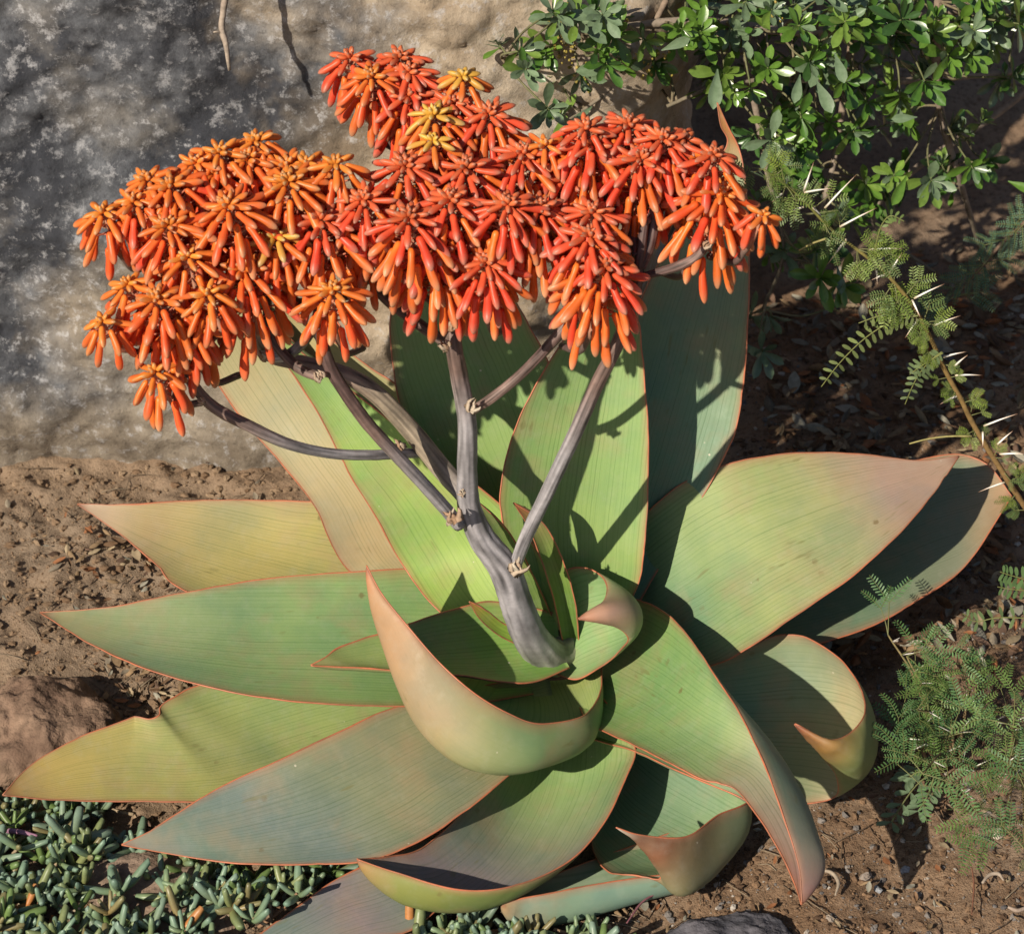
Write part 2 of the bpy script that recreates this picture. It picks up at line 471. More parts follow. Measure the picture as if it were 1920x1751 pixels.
GREEN = (0.225, 0.315, 0.105); YGREEN = (0.31, 0.42, 0.115); BLUE = (0.135, 0.235, 0.165); TAN = (0.37, 0.315, 0.19)
PINK = (0.36, 0.255, 0.205); GREY = (0.195, 0.220, 0.185); OLIVE = (0.36, 0.31, 0.115); TEAL = (0.095, 0.19, 0.15)
PALE = (0.30, 0.37, 0.20); ORNG = (0.50, 0.27, 0.14); MAUVE = (0.25, 0.205, 0.205)

rn_ = random.Random(3)
def conv(pts, mode):
    out = []
    for p in pts:
        if len(p) == 4: out.append(P(p[0], p[1], **{p[3]: p[2]}))
        else: out.append(P(p[0], p[1], **{mode: p[2]}))
    return out

def leaf(L, R, cols, mode='z', M=None, chan=0.12, th=0.007, crumple=0.0, under=None, lab=None, NS=84, NW=19, rim=0.0009, tipc=(0.22, 0.08, 0.05), flat=1.0):
    """L and R are the two margins from base to tip, M the keel; the blade is lofted between them and given thickness"""
    l = spline(conv(L, mode), NS); r = spline(conv(R, mode), NS)
    w3 = np.linalg.norm(l - r, axis=1)
    nick = rn_.uniform(0, 99)
    for e_, o_ in ((l, r), (r, l)):
        for i in range(NS):
            d_ = o_[i] - e_[i]; d_ = d_ / (np.linalg.norm(d_) + 1e-9); p = e_[i]
            q_ = 0.0010 * noise.noise(Vector((p[0] * 45 + nick, p[1] * 45, p[2] * 45))) + 0.0035 * max(0, noise.noise(Vector((p[0] * 60, p[1] * 60 + nick, p[2] * 60))) - .42)
            e_[i] = p + d_ * q_ * min(1, w3[i] / .03)
        nick += 7.7
    if M is not None:
        m = spline(conv(M, mode), NS)
    else:
        m = (l + r) / 2
        t = np.gradient(m, axis=0)
        nn = np.cross(t, r - l); nn /= np.linalg.norm(nn, axis=1)[:, None] + 1e-9
        s = np.sign(nn[NS // 3] @ np.array(-FWD))
        m = m - nn * s * (w3 * chan)[:, None]
    us = np.sin(np.linspace(-1, 1, NW) * math.pi / 2)
    top = np.zeros((NS, NW, 3))
    for k, u in enumerate(us):
        q = l * (u * (u - 1) / 2) + m * (1 - u * u) + r * (u * (u + 1) / 2)
        top[:, k] = q
    # gentle waves in the blade
    dS = np.gradient(top, axis=0); dW = np.gradient(top, axis=1)
    nrm = np.cross(dS, dW); nrm /= np.linalg.norm(nrm, axis=2)[:, :, None] + 1e-9
    sg = np.sign((nrm[NS // 8:NS // 3] @ np.array(-FWD)).mean())
    nrm *= sg
    nrm[-1] = nrm[-3]; nrm[-2] = nrm[-3]
    for i in range(NS):
        for k in range(NW):
            p = top[i, k]
            top[i, k] += nrm[i, k] * (1 - us[k] ** 2) * min(1, w3[i] / 0.03) * 0.0032 * noise.noise(Vector((p[0] * 11, p[1] * 11, p[2] * 11 + 4)))
    if crumple:
        for i in range(NS):
            a_ = max(0, i / NS - .62) / .38
            for k in range(NW):
                p = top[i, k]
                top[i, k] += nrm[i, k] * a_ * min(1, w3[i] / .03) * crumple * (noise.noise(Vector((p[0] * 70, p[1] * 70, p[2] * 70))) + .5 * noise.noise(Vector((p[0] * 170, p[1] * 170, p[2] * 170))))
    ss = np.linspace(0, 1, NS)
    taper = np.minimum(1, (1 - ss) * 7) ** 0.5
    bot = np.zeros_like(top)
    for k, u in enumerate(us):
        d = (th * (1 - u * u) ** 0.6 + 0.0008) * taper
        bot[:, k] = top[:, k] - nrm[:, k] * d[:, None]
    V = np.vstack([top.reshape(-1, 3), bot.reshape(-1, 3)])
    F = []; o2 = NS * NW
    for i in range(NS - 1):
        for k in range(NW - 1):
            a, b_, c_, d_ = i * NW + k, i * NW + k + 1, (i + 1) * NW + k + 1, (i + 1) * NW + k
            if sg > 0: F.append((a, d_, c_, b_)[::-1] if False else (a, d_, c_, b_)); F.append((o2 + a, o2 + b_, o2 + c_, o2 + d_))
            else: F.append((a, b_, c_, d_)); F.append((o2 + a, o2 + d_, o2 + c_, o2 + b_))
        for k in (0, NW - 1):
            a, d_ = i * NW + k, (i + 1) * NW + k
            F.append((a, d_, o2 + d_, o2 + a))
    F.append(tuple(list(range(NW)) + [o2 + k for k in range(NW)][::-1]))
    F.append(tuple([(NS - 1) * NW + k for k in range(NW)][::-1] + [o2 + (NS - 1) * NW + k for k in range(NW)]))
    if sg < 0: pass
    tone = lambda a: np.clip((a - a.mean(axis=1, keepdims=True)) * 1.08 + a.mean(axis=1, keepdims=True) * .97, .02, 1)
    cols = tone(np.array(cols))
    ucols = tone(np.array(under)) if under is not None else cols * np.array([0.80, 0.92, 1.0])
    xs = np.linspace(0, 1, len(cols)); xu = np.linspace(0, 1, len(ucols))
    wm = w3.max()
    C = []; LF = []
    along = np.concatenate([[0], np.cumsum(np.linalg.norm(np.diff(m, axis=0), axis=1))])
    so = random.random() * 10
    for side in (0, 1):
        cc, xx = (cols, xs) if side == 0 else (ucols, xu)
        for i in range(NS):
            s = ss[i]
            for k, u in enumerate(us):
                sw = min(1, max(0, s + 0.10 * noise.noise(Vector((top[i, k, 0] * 9, top[i, k, 1] * 9, top[i, k, 2] * 9)))))
                c = np.array([np.interp(sw, xx, cc[:, j]) for j in range(3)])
                e = max(0, (abs(u) - 0.90) / 0.10)
                c = lerp(c, (0.40, 0.16, 0.09), 0.55 * e)
                tp = max(0, (s - 0.955) / 0.045)
                c = lerp(c, tipc, min(1, tp))
                C.append((*c, 1))
                we = (0.55 * w3[i] + 0.45 * wm) * 0.5
                LF.append((u * we + so, along[i], (1.0 if side == 0 else 0.12)))
    me = mesh_from('leaf', V, F, M_LEAF, True, {'Col': C, 'lf': LF})
    o = link('leaf', me, ALOE)
    if lab: o['label'] = lab
    mb = MB()
    for k in (0, NW - 1):
        rv = [rim * (1.0 + .45 * noise.noise(Vector((q * .9 + nick, 1.1 * k, 0)))) * (1 if q < 18 else .8) for q in range(22)]
        mc = [lerp((0.50, 0.16, 0.08), (0.26, 0.12, 0.07), min(1, max(0, .25 + .9 * noise.noise(Vector((q * .55 + nick, k * 1.3, 4.4)))))) for q in range(22)]
        tube(mb, top[:, k] - nrm[:, k] * 0.0005, rv, np.array(mc), 6)
    link('leaf_margin', mb.mesh('leaf_margin', M_MARGIN), o)
    return o

# upper left, far lying leaf
leaf([(1000, 1210, 0.0), (780, 1190, .01), (560, 1170, .01), (350, 1108, .01), (295, 1060, .015), (225, 1000, .025), (145, 945, .04)],
     [(990, 1150, .01), (800, 1020, .03), (660, 950, .045), (560, 940, .045), (380, 938, .045), (240, 946, .045), (145, 945, .04)],
     [OLIVE, OLIVE, (0.37, 0.32, 0.14), (0.36, 0.28, 0.15), PINK], chan=.10)
# left back, tan
leaf([(990, 1210, .03), (800, 1150, .09), (655, 1070, .125), (590, 950, .145), (520, 860, .17), (450, 780, .20), (400, 700, .22), (383, 620, .23), (410, 530, .24)],
     [(1010, 1190, .03), (890, 1130, .08), (810, 1050, .10), (750, 950, .12), (700, 870, .14), (650, 780, .17), (590, 690, .20), (500, 590, .22), (410, 530, .24)],
     [(0.31, 0.28, 0.14), (0.37, 0.29, 0.17), TAN, (0.36, 0.32, 0.19), (0.33, 0.31, 0.18)], 'y', chan=.08)
# tan leaf behind the brown branch
leaf([(1000, 1180, .04), (860, 1000, .12), (760, 880, .16), (660, 780, .19), (560, 690, .22), (480, 610, .25), (430, 545, .26)],
     [(1050, 1160, .04), (960, 1000, .10), (860, 850, .15), (800, 778, .17), (742, 722, .19), (690, 687, .205), (610, 630, .225), (520, 578, .245), (430, 545, .26)],
     [GREEN, (0.36, 0.34, 0.17), (0.40, 0.34, 0.18), (0.38, 0.32, 0.18)], 'y', chan=.08)
# young yellow-green leaf
leaf([(960, 1230, -.01), (830, 1150, .0), (760, 1066, .05), (700, 960, .075), (650, 880, .095), (600, 780, .12), (545, 695, .145), (495, 630, .16), (455, 570, .175)],
     [(1050, 1180, -.01), (1035, 1085, .02), (985, 1000, .045), (935, 944, .06), (860, 888, .07), (780, 830, .09), (700, 765, .115), (600, 690, .14), (455, 570, .175)],
     [(0.28, 0.385, 0.115), (0.29, 0.39, 0.115), (0.28, 0.385, 0.12), (0.26, 0.36, 0.12), (0.24, 0.31, 0.11)], 'y', chan=.10)
# dark shaded leaf behind the stalk
leaf([(1020, 1190, .03), (940, 1090, .07), (850, 960, .11), (777, 845, .14), (755, 780, .16), (739, 700, .18), (733, 590, .21), (760, 500, .24), (830, 415, .27)],
     [(1075, 1170, .03), (1080, 1050, .07), (1085, 900, .12), (1070, 780, .155), (1028, 678, .185), (977, 585, .215), (930, 500, .24), (880, 450, .26), (830, 415, .27)],
     [GREEN, GREEN, (0.22, 0.32, 0.12), (0.23, 0.31, 0.13), PALE], 'y', chan=.07)
# right back, tall
leaf([(1080, 1200, .03), (1100, 1050, .09), (1140, 820, .16), (1190, 600, .22), (1255, 455, .255), (1300, 372, .28), (1335, 318, .30), (1364, 268, .315), (1352, 236, .32), (1345, 193, .33)],
     [(1170, 1180, .03), (1260, 1020, .09), (1340, 890, .13), (1385, 780, .165), (1402, 600, .21), (1405, 430, .26), (1396, 330, .29), (1385, 280, .31), (1366, 240, .32), (1345, 193, .33)],
     [BLUE, BLUE, (0.19, 0.26, 0.16), (0.27, 0.29, 0.17), (0.26, 0.27, 0.15), (0.34, 0.16, 0.07), (0.42, 0.22, 0.10)], 'y', chan=.08, tipc=(0.40, 0.22, 0.10))
# centre back
leaf([(1040, 1170, .0), (960, 1030, .03), (938, 940, .055), (953, 845, .08), (985, 760, .10), (1030, 680, .125), (1085, 590, .15), (1145, 470, .18)],
     [(1120, 1200, .0), (1188, 1115, .015), (1206, 1040, .03), (1214, 930, .06), (1215, 810, .09), (1207, 700, .12), (1192, 580, .15), (1145, 470, .18)],
     [(0.20, 0.30, 0.10), GREEN, (0.23, 0.34, 0.13), (0.22, 0.31, 0.12), GREEN], 'y', chan=.09)
# right, low one underneath
leaf([(1150, 1150, 0.0), (1400, 940, .045), (1600, 885, .065), (1720, 862, .075), (1790, 852, .08), (1850, 870, .078), (1897, 930, .06)],
     [(1200, 1250, -.02), (1400, 1235, 0.0), (1540, 1205, 0.0), (1640, 1170, .005), (1720, 1125, .01), (1810, 1060, .02), (1897, 930, .06)],
     [BLUE, (0.13, 0.20, 0.13), (0.14, 0.20, 0.13), (0.16, 0.20, 0.13), (0.19, 0.20, 0.14), (0.36, 0.22, 0.13)], chan=.05)
# right, big
leaf([(1090, 1150, -.03), (1150, 1040, .05), (1215, 960, .11), (1285, 903, .14), (1375, 868, .16), (1480, 850, .16), (1600, 850, .155), (1720, 863, .145), (1798, 855, .145)],
     [(1110, 1220, -.045), (1230, 1270, -.01), (1338, 1246, .035), (1400, 1216, .055), (1480, 1162, .075), (1600, 1078, .105), (1690, 995, .13), (1755, 918, .14), (1798, 855, .145)],
     [BLUE, (0.17, 0.26, 0.14), (0.25, 0.32, 0.14), (0.31, 0.35, 0.16), (0.34, 0.32, 0.17), PINK, (0.42, 0.29, 0.22)], chan=.07)
# left, lower, yellowish with a ragged notch
leaf([(1000, 1330, -.03), (820, 1400, -.03), (650, 1470, -.035), (500, 1500, -.035), (370, 1502, -.035), (240, 1501, -.035), (110, 1499, -.03), (5, 1490, -.02)],
     [(1000, 1240, -.01), (740, 1245, .0), (560, 1255, .0), (380, 1283, .0), (325, 1308, .0), (302, 1324, -.002), (299, 1340, -.003), (280, 1348, -.005), (256, 1344, -.005), (240, 1348, -.006), (150, 1382, -.01), (60, 1432, -.015), (5, 1490, -.02)],
     [GREEN, (0.25, 0.30, 0.12), (0.29, 0.30, 0.13), (0.33, 0.32, 0.12), (0.37, 0.31, 0.12), (0.45, 0.26, 0.10)], chan=.07)
# lower left, grey, tip on the succulents
leaf([(1060, 1370, -.02), (985, 1425, -.01), (900, 1498, -.01), (800, 1568, -.015), (700, 1610, -.02), (600, 1619, -.025), (450, 1618, -.03), (330, 1602, -.035), (228, 1583, -.03)],
     [(1030, 1270, 0.0), (900, 1285, .01), (740, 1326, .02), (640, 1370, .02), (530, 1422, .012), (420, 1472, .0), (340, 1520, -.01), (285, 1556, -.02), (228, 1583, -.03)],
     [(0.25, 0.26, 0.12), (0.27, 0.25, 0.145), (0.21, 0.225, 0.145), GREY, (0.165, 0.205, 0.155), (0.19, 0.185, 0.16)], chan=.08)
# left, the big green one
leaf([(1000, 1300, .0), (850, 1324, .02), (740, 1323, .035), (600, 1318, .045), (450, 1300, .05), (300, 1262, .05), (180, 1212, .045), (75, 1148, .04)],
     [(1000, 1120, .02), (860, 1075, .04), (760, 1067, .05), (690, 1070, .055), (500, 1085, .06), (350, 1110, .06), (200, 1139, .05), (75, 1148, .04)],
     [(0.26, 0.37, 0.13), (0.26, 0.37, 0.14), (0.24, 0.345, 0.145), (0.225, 0.31, 0.145), (0.24, 0.29, 0.16), (0.28, 0.25, 0.13)], chan=.09)
# left centre, narrow
leaf([(1068, 1250, .03), (1000, 1278, .045), (940, 1277, .055), (875, 1267, .065), (800, 1262, .075), (720, 1254, .08), (650, 1250, .085), (583, 1247, .09)],
     [(1045, 1150, .06), (930, 1128, .08), (860, 1140, .085), (780, 1165, .09), (710, 1188, .09), (640, 1212, .092), (610, 1232, .092), (583, 1247, .09)],
     [(0.20, 0.33, 0.09), (0.20, 0.32, 0.09), (0.22, 0.30, 0.11), (0.23, 0.27, 0.11), (0.22, 0.18, 0.09)], chan=.14)
# bottom leftmost, leaving the picture
leaf([(950, 1600, -.065), (800, 1720, -.06), (760, 1747, -.06), (690, 1757, -.062), (600, 1780, -.065), (480, 1820, -.07), (380, 1850, -.07)],
     [(900, 1520, -.055), (760, 1592, -.05), (690, 1618, -.05), (620, 1655, -.052), (550, 1705, -.056), (470, 1765, -.062), (380, 1850, -.07)],
     [GREY, GREY, MAUVE, GREY, GREY], chan=.06)
# bottom, thin trough at the lower edge
leaf([(1320, 1640, -.06), (1240, 1640, -.055), (1130, 1655, -.05), (1040, 1672, -.045), (980, 1683, -.045), (942, 1692, -.045)],
     [(1320, 1540, -.08), (1200, 1580, -.08), (1090, 1620, -.075), (1010, 1652, -.06), (965, 1678, -.05), (942, 1692, -.045)],
     [GREY, (0.26, 0.32, 0.22), (0.27, 0.33, 0.22), (0.30, 0.30, 0.20), ORNG],
     M=[(1320, 1640, -.083), (1230, 1665, -.083), (1110, 1700, -.083), (1020, 1722, -.08), (965, 1716, -.07), (942, 1692, -.045)], lab='dry brown tip')
# lower right, with dried curled tip
leaf([(1120, 1470, -.085), (1110, 1580, -.08), (1140, 1632, -.06), (1195, 1640, -.05), (1238, 1646, -.045), (1222, 1604, -.022), (1190, 1574, .01), (1155, 1550, .03)],
     [(1150, 1370, -.045), (1270, 1405, -.04), (1360, 1460, -.035), (1402, 1500, -.025), (1345, 1528, -.01), (1285, 1568, .002), (1205, 1565, .018), (1155, 1550, .03)],
     [(0.15, 0.24, 0.15), (0.16, 0.24, 0.15), (0.23, 0.31, 0.16), (0.27, 0.33, 0.17), (0.30, 0.28, 0.15), ORNG, (0.35, 0.28, 0.2)],
     M=[(1130, 1430, -.085), (1190, 1510, -.08), (1300, 1570, -.078), (1365, 1600, -.07), (1300, 1660, -.055), (1252, 1622, -.02), (1202, 1576, .010), (1155, 1550, .03)],
     crumple=.0035, th=.004, tipc=(.5,.46,.4), under=[(0.20, 0.28, 0.13), (0.20, 0.28, 0.13), (0.20, 0.27, 0.13), (0.21, 0.26, 0.13), (0.21, 0.23, 0.13), (0.22, 0.19, 0.11), (0.20, 0.095, 0.055), (0.17, 0.09, 0.06), (0.45, 0.40, 0.33)], lab='curled dry red-brown tip')
# bottom centre, tip curled over to the left
leaf([(985, 1350, -.02), (920, 1450, -.03), (860, 1530, -.03), (790, 1590, -.025), (730, 1606, -.01), (697, 1609, .0), (670, 1610, .01)],
     [(1130, 1310, .0), (1188, 1395, .0), (1172, 1460, -.005), (1130, 1545, -.012), (1060, 1618, -.015), (960, 1660, -.012), (860, 1667, -.008), (740, 1634, .002), (670, 1610, .01)],
     [GREEN, (0.22, 0.31, 0.13), (0.23, 0.25, 0.16), MAUVE, (0.23, 0.215, 0.205), (0.25, 0.22, 0.18), (0.42, 0.27, 0.15)],
     M=[(1060, 1350, -.04), (1045, 1470, -.06), (1000, 1570, -.065), (950, 1640, -.06), (870, 1690, -.05), (770, 1684, -.035), (705, 1645, -.01), (670, 1610, .01)],
     under=[GREEN, GREEN, (0.18, 0.24, 0.11), (0.17, 0.22, 0.08), (0.21, 0.22, 0.07), (0.34, 0.17, 0.06)])
# strip under the arching leaf
leaf([(1110, 1385, -.03), (1190, 1407, .0), (1255, 1437, .015), (1330, 1469, .02), (1390, 1495, .02), (1430, 1525, .01)],
     [(1130, 1350, -.025), (1230, 1388, .0), (1320, 1430, .02), (1380, 1460, .03), (1420, 1495, .02), (1430, 1525, .01)],
     [GREEN, (0.24, 0.31, 0.16), (0.27, 0.32, 0.18), (0.30, 0.28, 0.19)], chan=.05)
# right, curled back over itself
leaf([(1280, 1420, -.03), (1370, 1476, -.04), (1450, 1502, -.045), (1530, 1504, -.045), (1570, 1488, -.035), (1566, 1447, .0), (1535, 1410, .045), (1490, 1357, .10)],
     [(1260, 1270, .0), (1350, 1238, .02), (1470, 1190, .04), (1555, 1220, .05), (1610, 1285, .06), (1618, 1345, .075), (1565, 1388, .09), (1490, 1357, .10)],
     [BLUE, (0.16, 0.24, 0.16), (0.27, 0.29, 0.17), (0.44, 0.38, 0.24), (0.49, 0.41, 0.28), (0.48, 0.38, 0.26), (0.45, 0.25, 0.15)],
     M=[(1270, 1340, -.035), (1400, 1350, -.035), (1520, 1350, -.03), (1610, 1370, -.01), (1637, 1410, .02), (1610, 1425, .055), (1555, 1402, .08), (1490, 1357, .10)],
     crumple=.0025, th=.004, under=[GREEN, GREEN, (0.18, 0.26, 0.13), (0.19, 0.26, 0.13), (0.20, 0.26, 0.12), (0.22, 0.26, 0.11), (0.29, 0.17, 0.06), (0.22, 0.07, 0.05)])
# lower right, long and arching to the ground
leaf([(1075, 1275, -.025), (1100, 1350, .0), (1180, 1391, .04), (1260, 1431, .07), (1320, 1461, .075), (1378, 1478, .075), (1425, 1535, .07), (1465, 1600, .06), (1490, 1655, .05), (1503, 1695, .045)],
     [(1130, 1150, .0), (1180, 1123, .04), (1245, 1148, .075), (1295, 1200, .10), (1343, 1272, .115), (1390, 1345, .12), (1432, 1432, .12), (1468, 1530, .10), (1497, 1625, .07), (1503, 1695, .045)],
     [(0.17, 0.27, 0.10), (0.20, 0.30, 0.11), (0.23, 0.33, 0.13), (0.24, 0.32, 0.15), (0.32, 0.30, 0.20), (0.34, 0.27, 0.22), (0.38, 0.24, 0.21), (0.36, 0.17, 0.14)],
     M=[(1095, 1215, -.03), (1150, 1250, .0), (1230, 1295, .035), (1310, 1350, .07), (1375, 1385, .08), (1432, 1420, .085), (1485, 1490, .075), (1522, 1570, .06), (1535, 1630, .05), (1503, 1695, .045)],
     under=[BLUE, BLUE, (0.18, 0.27, 0.17), (0.18, 0.27, 0.17), (0.20, 0.26, 0.18), (0.26, 0.26, 0.20), (0.32, 0.19, 0.17)])
# front, curled upward to a point on the left
leaf([(1128, 1245, .0), (1124, 1298, .02), (1092, 1342, .045), (1012, 1357, .065), (950, 1336, .085), (886, 1297, .105), (822, 1240, .125), (762, 1170, .15), (716, 1112, .17), (688, 1060, .19)],
     [(920, 1255, .01), (880, 1262, .015), (840, 1268, .025), (810, 1270, .035), (785, 1262, .05), (765, 1225, .07), (745, 1180, .10), (722, 1130, .135), (702, 1092, .165), (688, 1060, .19)],
     [(0.34, 0.36, 0.12), (0.24, 0.33, 0.15), (0.24, 0.31, 0.16), (0.26, 0.28, 0.18), GREY, PINK, PINK],
     M=[(1040, 1275, -.01), (1065, 1338, -.01), (1055, 1390, .0), (975, 1430, .02), (885, 1428, .035), (808, 1378, .055), (757, 1290, .09), (724, 1190, .125), (704, 1120, .16), (688, 1060, .19)],
     under=[(0.18, 0.26, 0.115), (0.175, 0.26, 0.12), (0.18, 0.265, 0.12), (0.19, 0.26, 0.125), (0.235, 0.26, 0.13), (0.33, 0.26, 0.145), (0.40, 0.255, 0.15), (0.42, 0.25, 0.145), (0.46, 0.17, 0.10)])
# centre right, hooked back over
leaf([(1040, 1262, -.045, 'y'), (1082, 1272, -.055, 'y'), (1130, 1247, -.06, 'y'), (1166, 1214, -.065, 'y'), (1177, 1193, -.07, 'y'), (1148, 1172, -.08, 'y'), (1085, 1160, -.095, 'y')],
     [(1048, 1150, .01, 'y'), (1056, 1076, .015, 'y'), (1098, 1066, .01, 'y'), (1130, 1084, -.005, 'y'), (1139, 1110, -.03, 'y'), (1124, 1138, -.065, 'y'), (1085, 1160, -.095, 'y')],
     [(0.17, 0.28, 0.09), (0.22, 0.33, 0.13), (0.24, 0.34, 0.15), (0.27, 0.35, 0.18), PALE, PINK, PINK],
     M=[(1062, 1215, -.02, 'y'), (1095, 1180, -.015, 'y'), (1150, 1160, -.02, 'y'), (1190, 1150, -.04, 'y'), (1180, 1145, -.065, 'y'), (1140, 1148, -.085, 'y'), (1085, 1160, -.095, 'y')],
     under=[(0.20, 0.30, 0.11), (0.20, 0.30, 0.11), (0.21, 0.30, 0.13), (0.21, 0.29, 0.13), (0.28, 0.26, 0.16), (0.38, 0.25, 0.19), (0.40, 0.2, 0.13)], rim=.0009)
# young inner leaves
leaf([(1055, 1200, -.02, 'y'), (1035, 1110, -.02, 'y'), (1012, 1040, -.015, 'y'), (990, 985, -.01, 'y'), (963, 943, -.01, 'y')],
     [(1085, 1205, -.02, 'y'), (1078, 1130, -.02, 'y'), (1058, 1060, -.015, 'y'), (1020, 985, -.01, 'y'), (963, 943, -.01, 'y')],
     [(0.12, 0.20, 0.05), (0.15, 0.23, 0.06), (0.17, 0.25, 0.07), (0.22, 0.20, 0.08), (0.34, 0.12, 0.06)], chan=.25, th=.004, rim=.0008)
leaf([(1000, 1190, .0, 'y'), (965, 1100, .0, 'y'), (935, 1020, .0, 'y'), (895, 940, .0, 'y')],
     [(1045, 1180, .0, 'y'), (1000, 1080, .0, 'y'), (955, 1000, .0, 'y'), (895, 940, .0, 'y')],
     [(0.14, 0.20, 0.06), (0.16, 0.22, 0.07), (0.18, 0.22, 0.08)], chan=.2, th=.004, rim=.0008)
leaf([(985, 1215, -.05, 'y'), (935, 1190, -.055, 'y'), (900, 1160, -.06, 'y'), (880, 1128, -.06, 'y')],
     [(990, 1185, -.045, 'y'), (945, 1170, -.05, 'y'), (912, 1145, -.06, 'y'), (880, 1128, -.06, 'y')],
     [(0.20, 0.31, 0.06), (0.23, 0.33, 0.07), (0.28, 0.30, 0.07), (0.35, 0.15, 0.06)], chan=.2, th=.003, rim=.0007)

# ------------------------------------------------------------------ flower stalk
GM = (0.275, 0.26, 0.275); BR = (0.17, 0.115, 0.10); DK = (0.105, 0.065, 0.06); TN = (0.27, 0.22, 0.165)
def stalk(name, pts, rads, cols, parent, lab=None, sides=40):
    path = spline([P(p[0], p[1], y=p[2]) for p in pts], max(24, 11 * len(pts)))
    mb = MB(); tube(mb, path, [r / PXM for r in rads], np.array(cols), sides, rib=0.035, wob=0.05, streak=0.9)
    o = link(name, mb.mesh(name, M_STALK), parent)
    if lab: o['label'] = lab
    return o
MAIN = stalk('flower_stalk', [(1075, 1205, .0), (1035, 1232, -.03), (995, 1195, -.05), (968, 1130, -.055), (945, 1065, -.055), (905, 1010, -.05), (880, 950, -.05), (876, 880, -.05), (876, 790, -.05), (862, 710, -.05), (850, 640, -.05), (848, 560, -.01), (850, 480, .03)],
             [38, 36, 32, 29, 27.5, 24, 20, 17.5, 16.5, 15, 14, 12, 10], [(0.20, 0.22, 0.12), (0.23, 0.225, 0.20), GM, GM, GM, GM, GM, BR, BR, DK], ALOE)
stalk('branch', [(958, 1085, -.055), (985, 1010, -.06), (1030, 915, -.06), (1075, 820, -.06), (1120, 720, -.055), (1160, 640, -.05), (1188, 560, -.045), (1200, 480, -.04), (1208, 420, -.03)],
      [10, 12, 12.5, 12.5, 12, 11.5, 10, 8.5, 7], [GM, GM, GM, BR, BR, DK, DK], ALOE)
stalk('branch', [(880, 935, -.045), (830, 880, -.03), (760, 795, -.01), (700, 735, .0), (640, 700, .01), (570, 682, .01), (510, 668, .01), (482, 632, .0), (470, 570, .0)],
      [18, 18, 17, 16, 15, 13.5, 12, 11, 8], [GM, TN, TN, BR, BR, TN, BR], ALOE)
stalk('branch', [(862, 985, -.06), (810, 925, -.07), (740, 850, -.08), (690, 795, -.085), (650, 740, -.085), (620, 690, -.08), (604, 640, -.075), (597, 580, -.04), (600, 500, .0)],
      [12, 11.5, 11, 11, 11, 11, 10, 9, 7], [GM, GM, BR, DK, DK, DK, BR], ALOE)
stalk('branch', [(800, 850, -.005), (752, 850, -.03), (700, 853, -.055), (620, 850, -.08), (540, 832, -.10), (470, 800, -.11), (400, 762, -.11), (358, 715, -.11), (338, 670, -.10), (345, 620, -.09)],
      [8, 9, 9, 9, 10, 10, 9, 8, 6], [GM, GM, GM, BR, BR, TN], ALOE)
stalk('branch', [(885, 770, -.055), (920, 748, -.06), (970, 708, -.055), (1020, 658, -.05), (1060, 610, -.045), (1085, 560, -.02), (1095, 500, .0)],
      [8, 8.5, 8.5, 9, 10, 8.5, 7], [BR, BR, DK, BR, DK], ALOE)
stalk('branch', [(848, 650, -.045), (800, 618, -.03), (755, 585, -.01), (715, 550, .0), (690, 500, .01), (685, 440, .01)],
      [9, 10, 10, 10, 9, 7], [BR, DK, DK, DK], ALOE)
stalk('branch', [(600, 708, -.075), (560, 690, -.06), (525, 655, -.04), (505, 615, -.03), (500, 550, -.02)],
      [8, 9, 9, 9, 7], [BR, BR, DK, DK], ALOE)
stalk('branch', [(500, 668, .0), (535, 668, -.03), (570, 640, -.045), (592, 600, -.05), (598, 560, -.05)],
      [9, 9, 9, 8, 7], [GM, GM, BR, BR], ALOE)
stalk('branch', [(1198, 520, -.04), (1230, 512, -.045), (1275, 498, -.05), (1310, 478, -.05), (1335, 445, -.05)],
      [6, 7, 8, 7, 7], [DK, DK, BR, BR], ALOE)
stalk('branch', [(1198, 500, -.04), (1215, 460, -.03), (1225, 420, -.02), (1230, 380, -.01)],
      [12, 12, 10, 8], [DK, DK, DK, DK], ALOE)
stalk('branch', [(1196, 480, -.04), (1185, 440, -.02), (1165, 405, -.01), (1140, 370, .0)],
      [9, 8, 8, 6], [DK, DK, DK, DK], ALOE)
stalk('branch', [(378, 755, -.11), (345, 758, -.12), (312, 742, -.125), (300, 725, -.125)],
      [6, 6, 6, 5], [BR, BR, BR, BR], ALOE)
stalk('branch', [(850, 560, -.04), (845, 470, .0), (830, 380, .06), (815, 300, .10)], [12, 11, 10, 8], [DK, DK, DK, DK], ALOE)

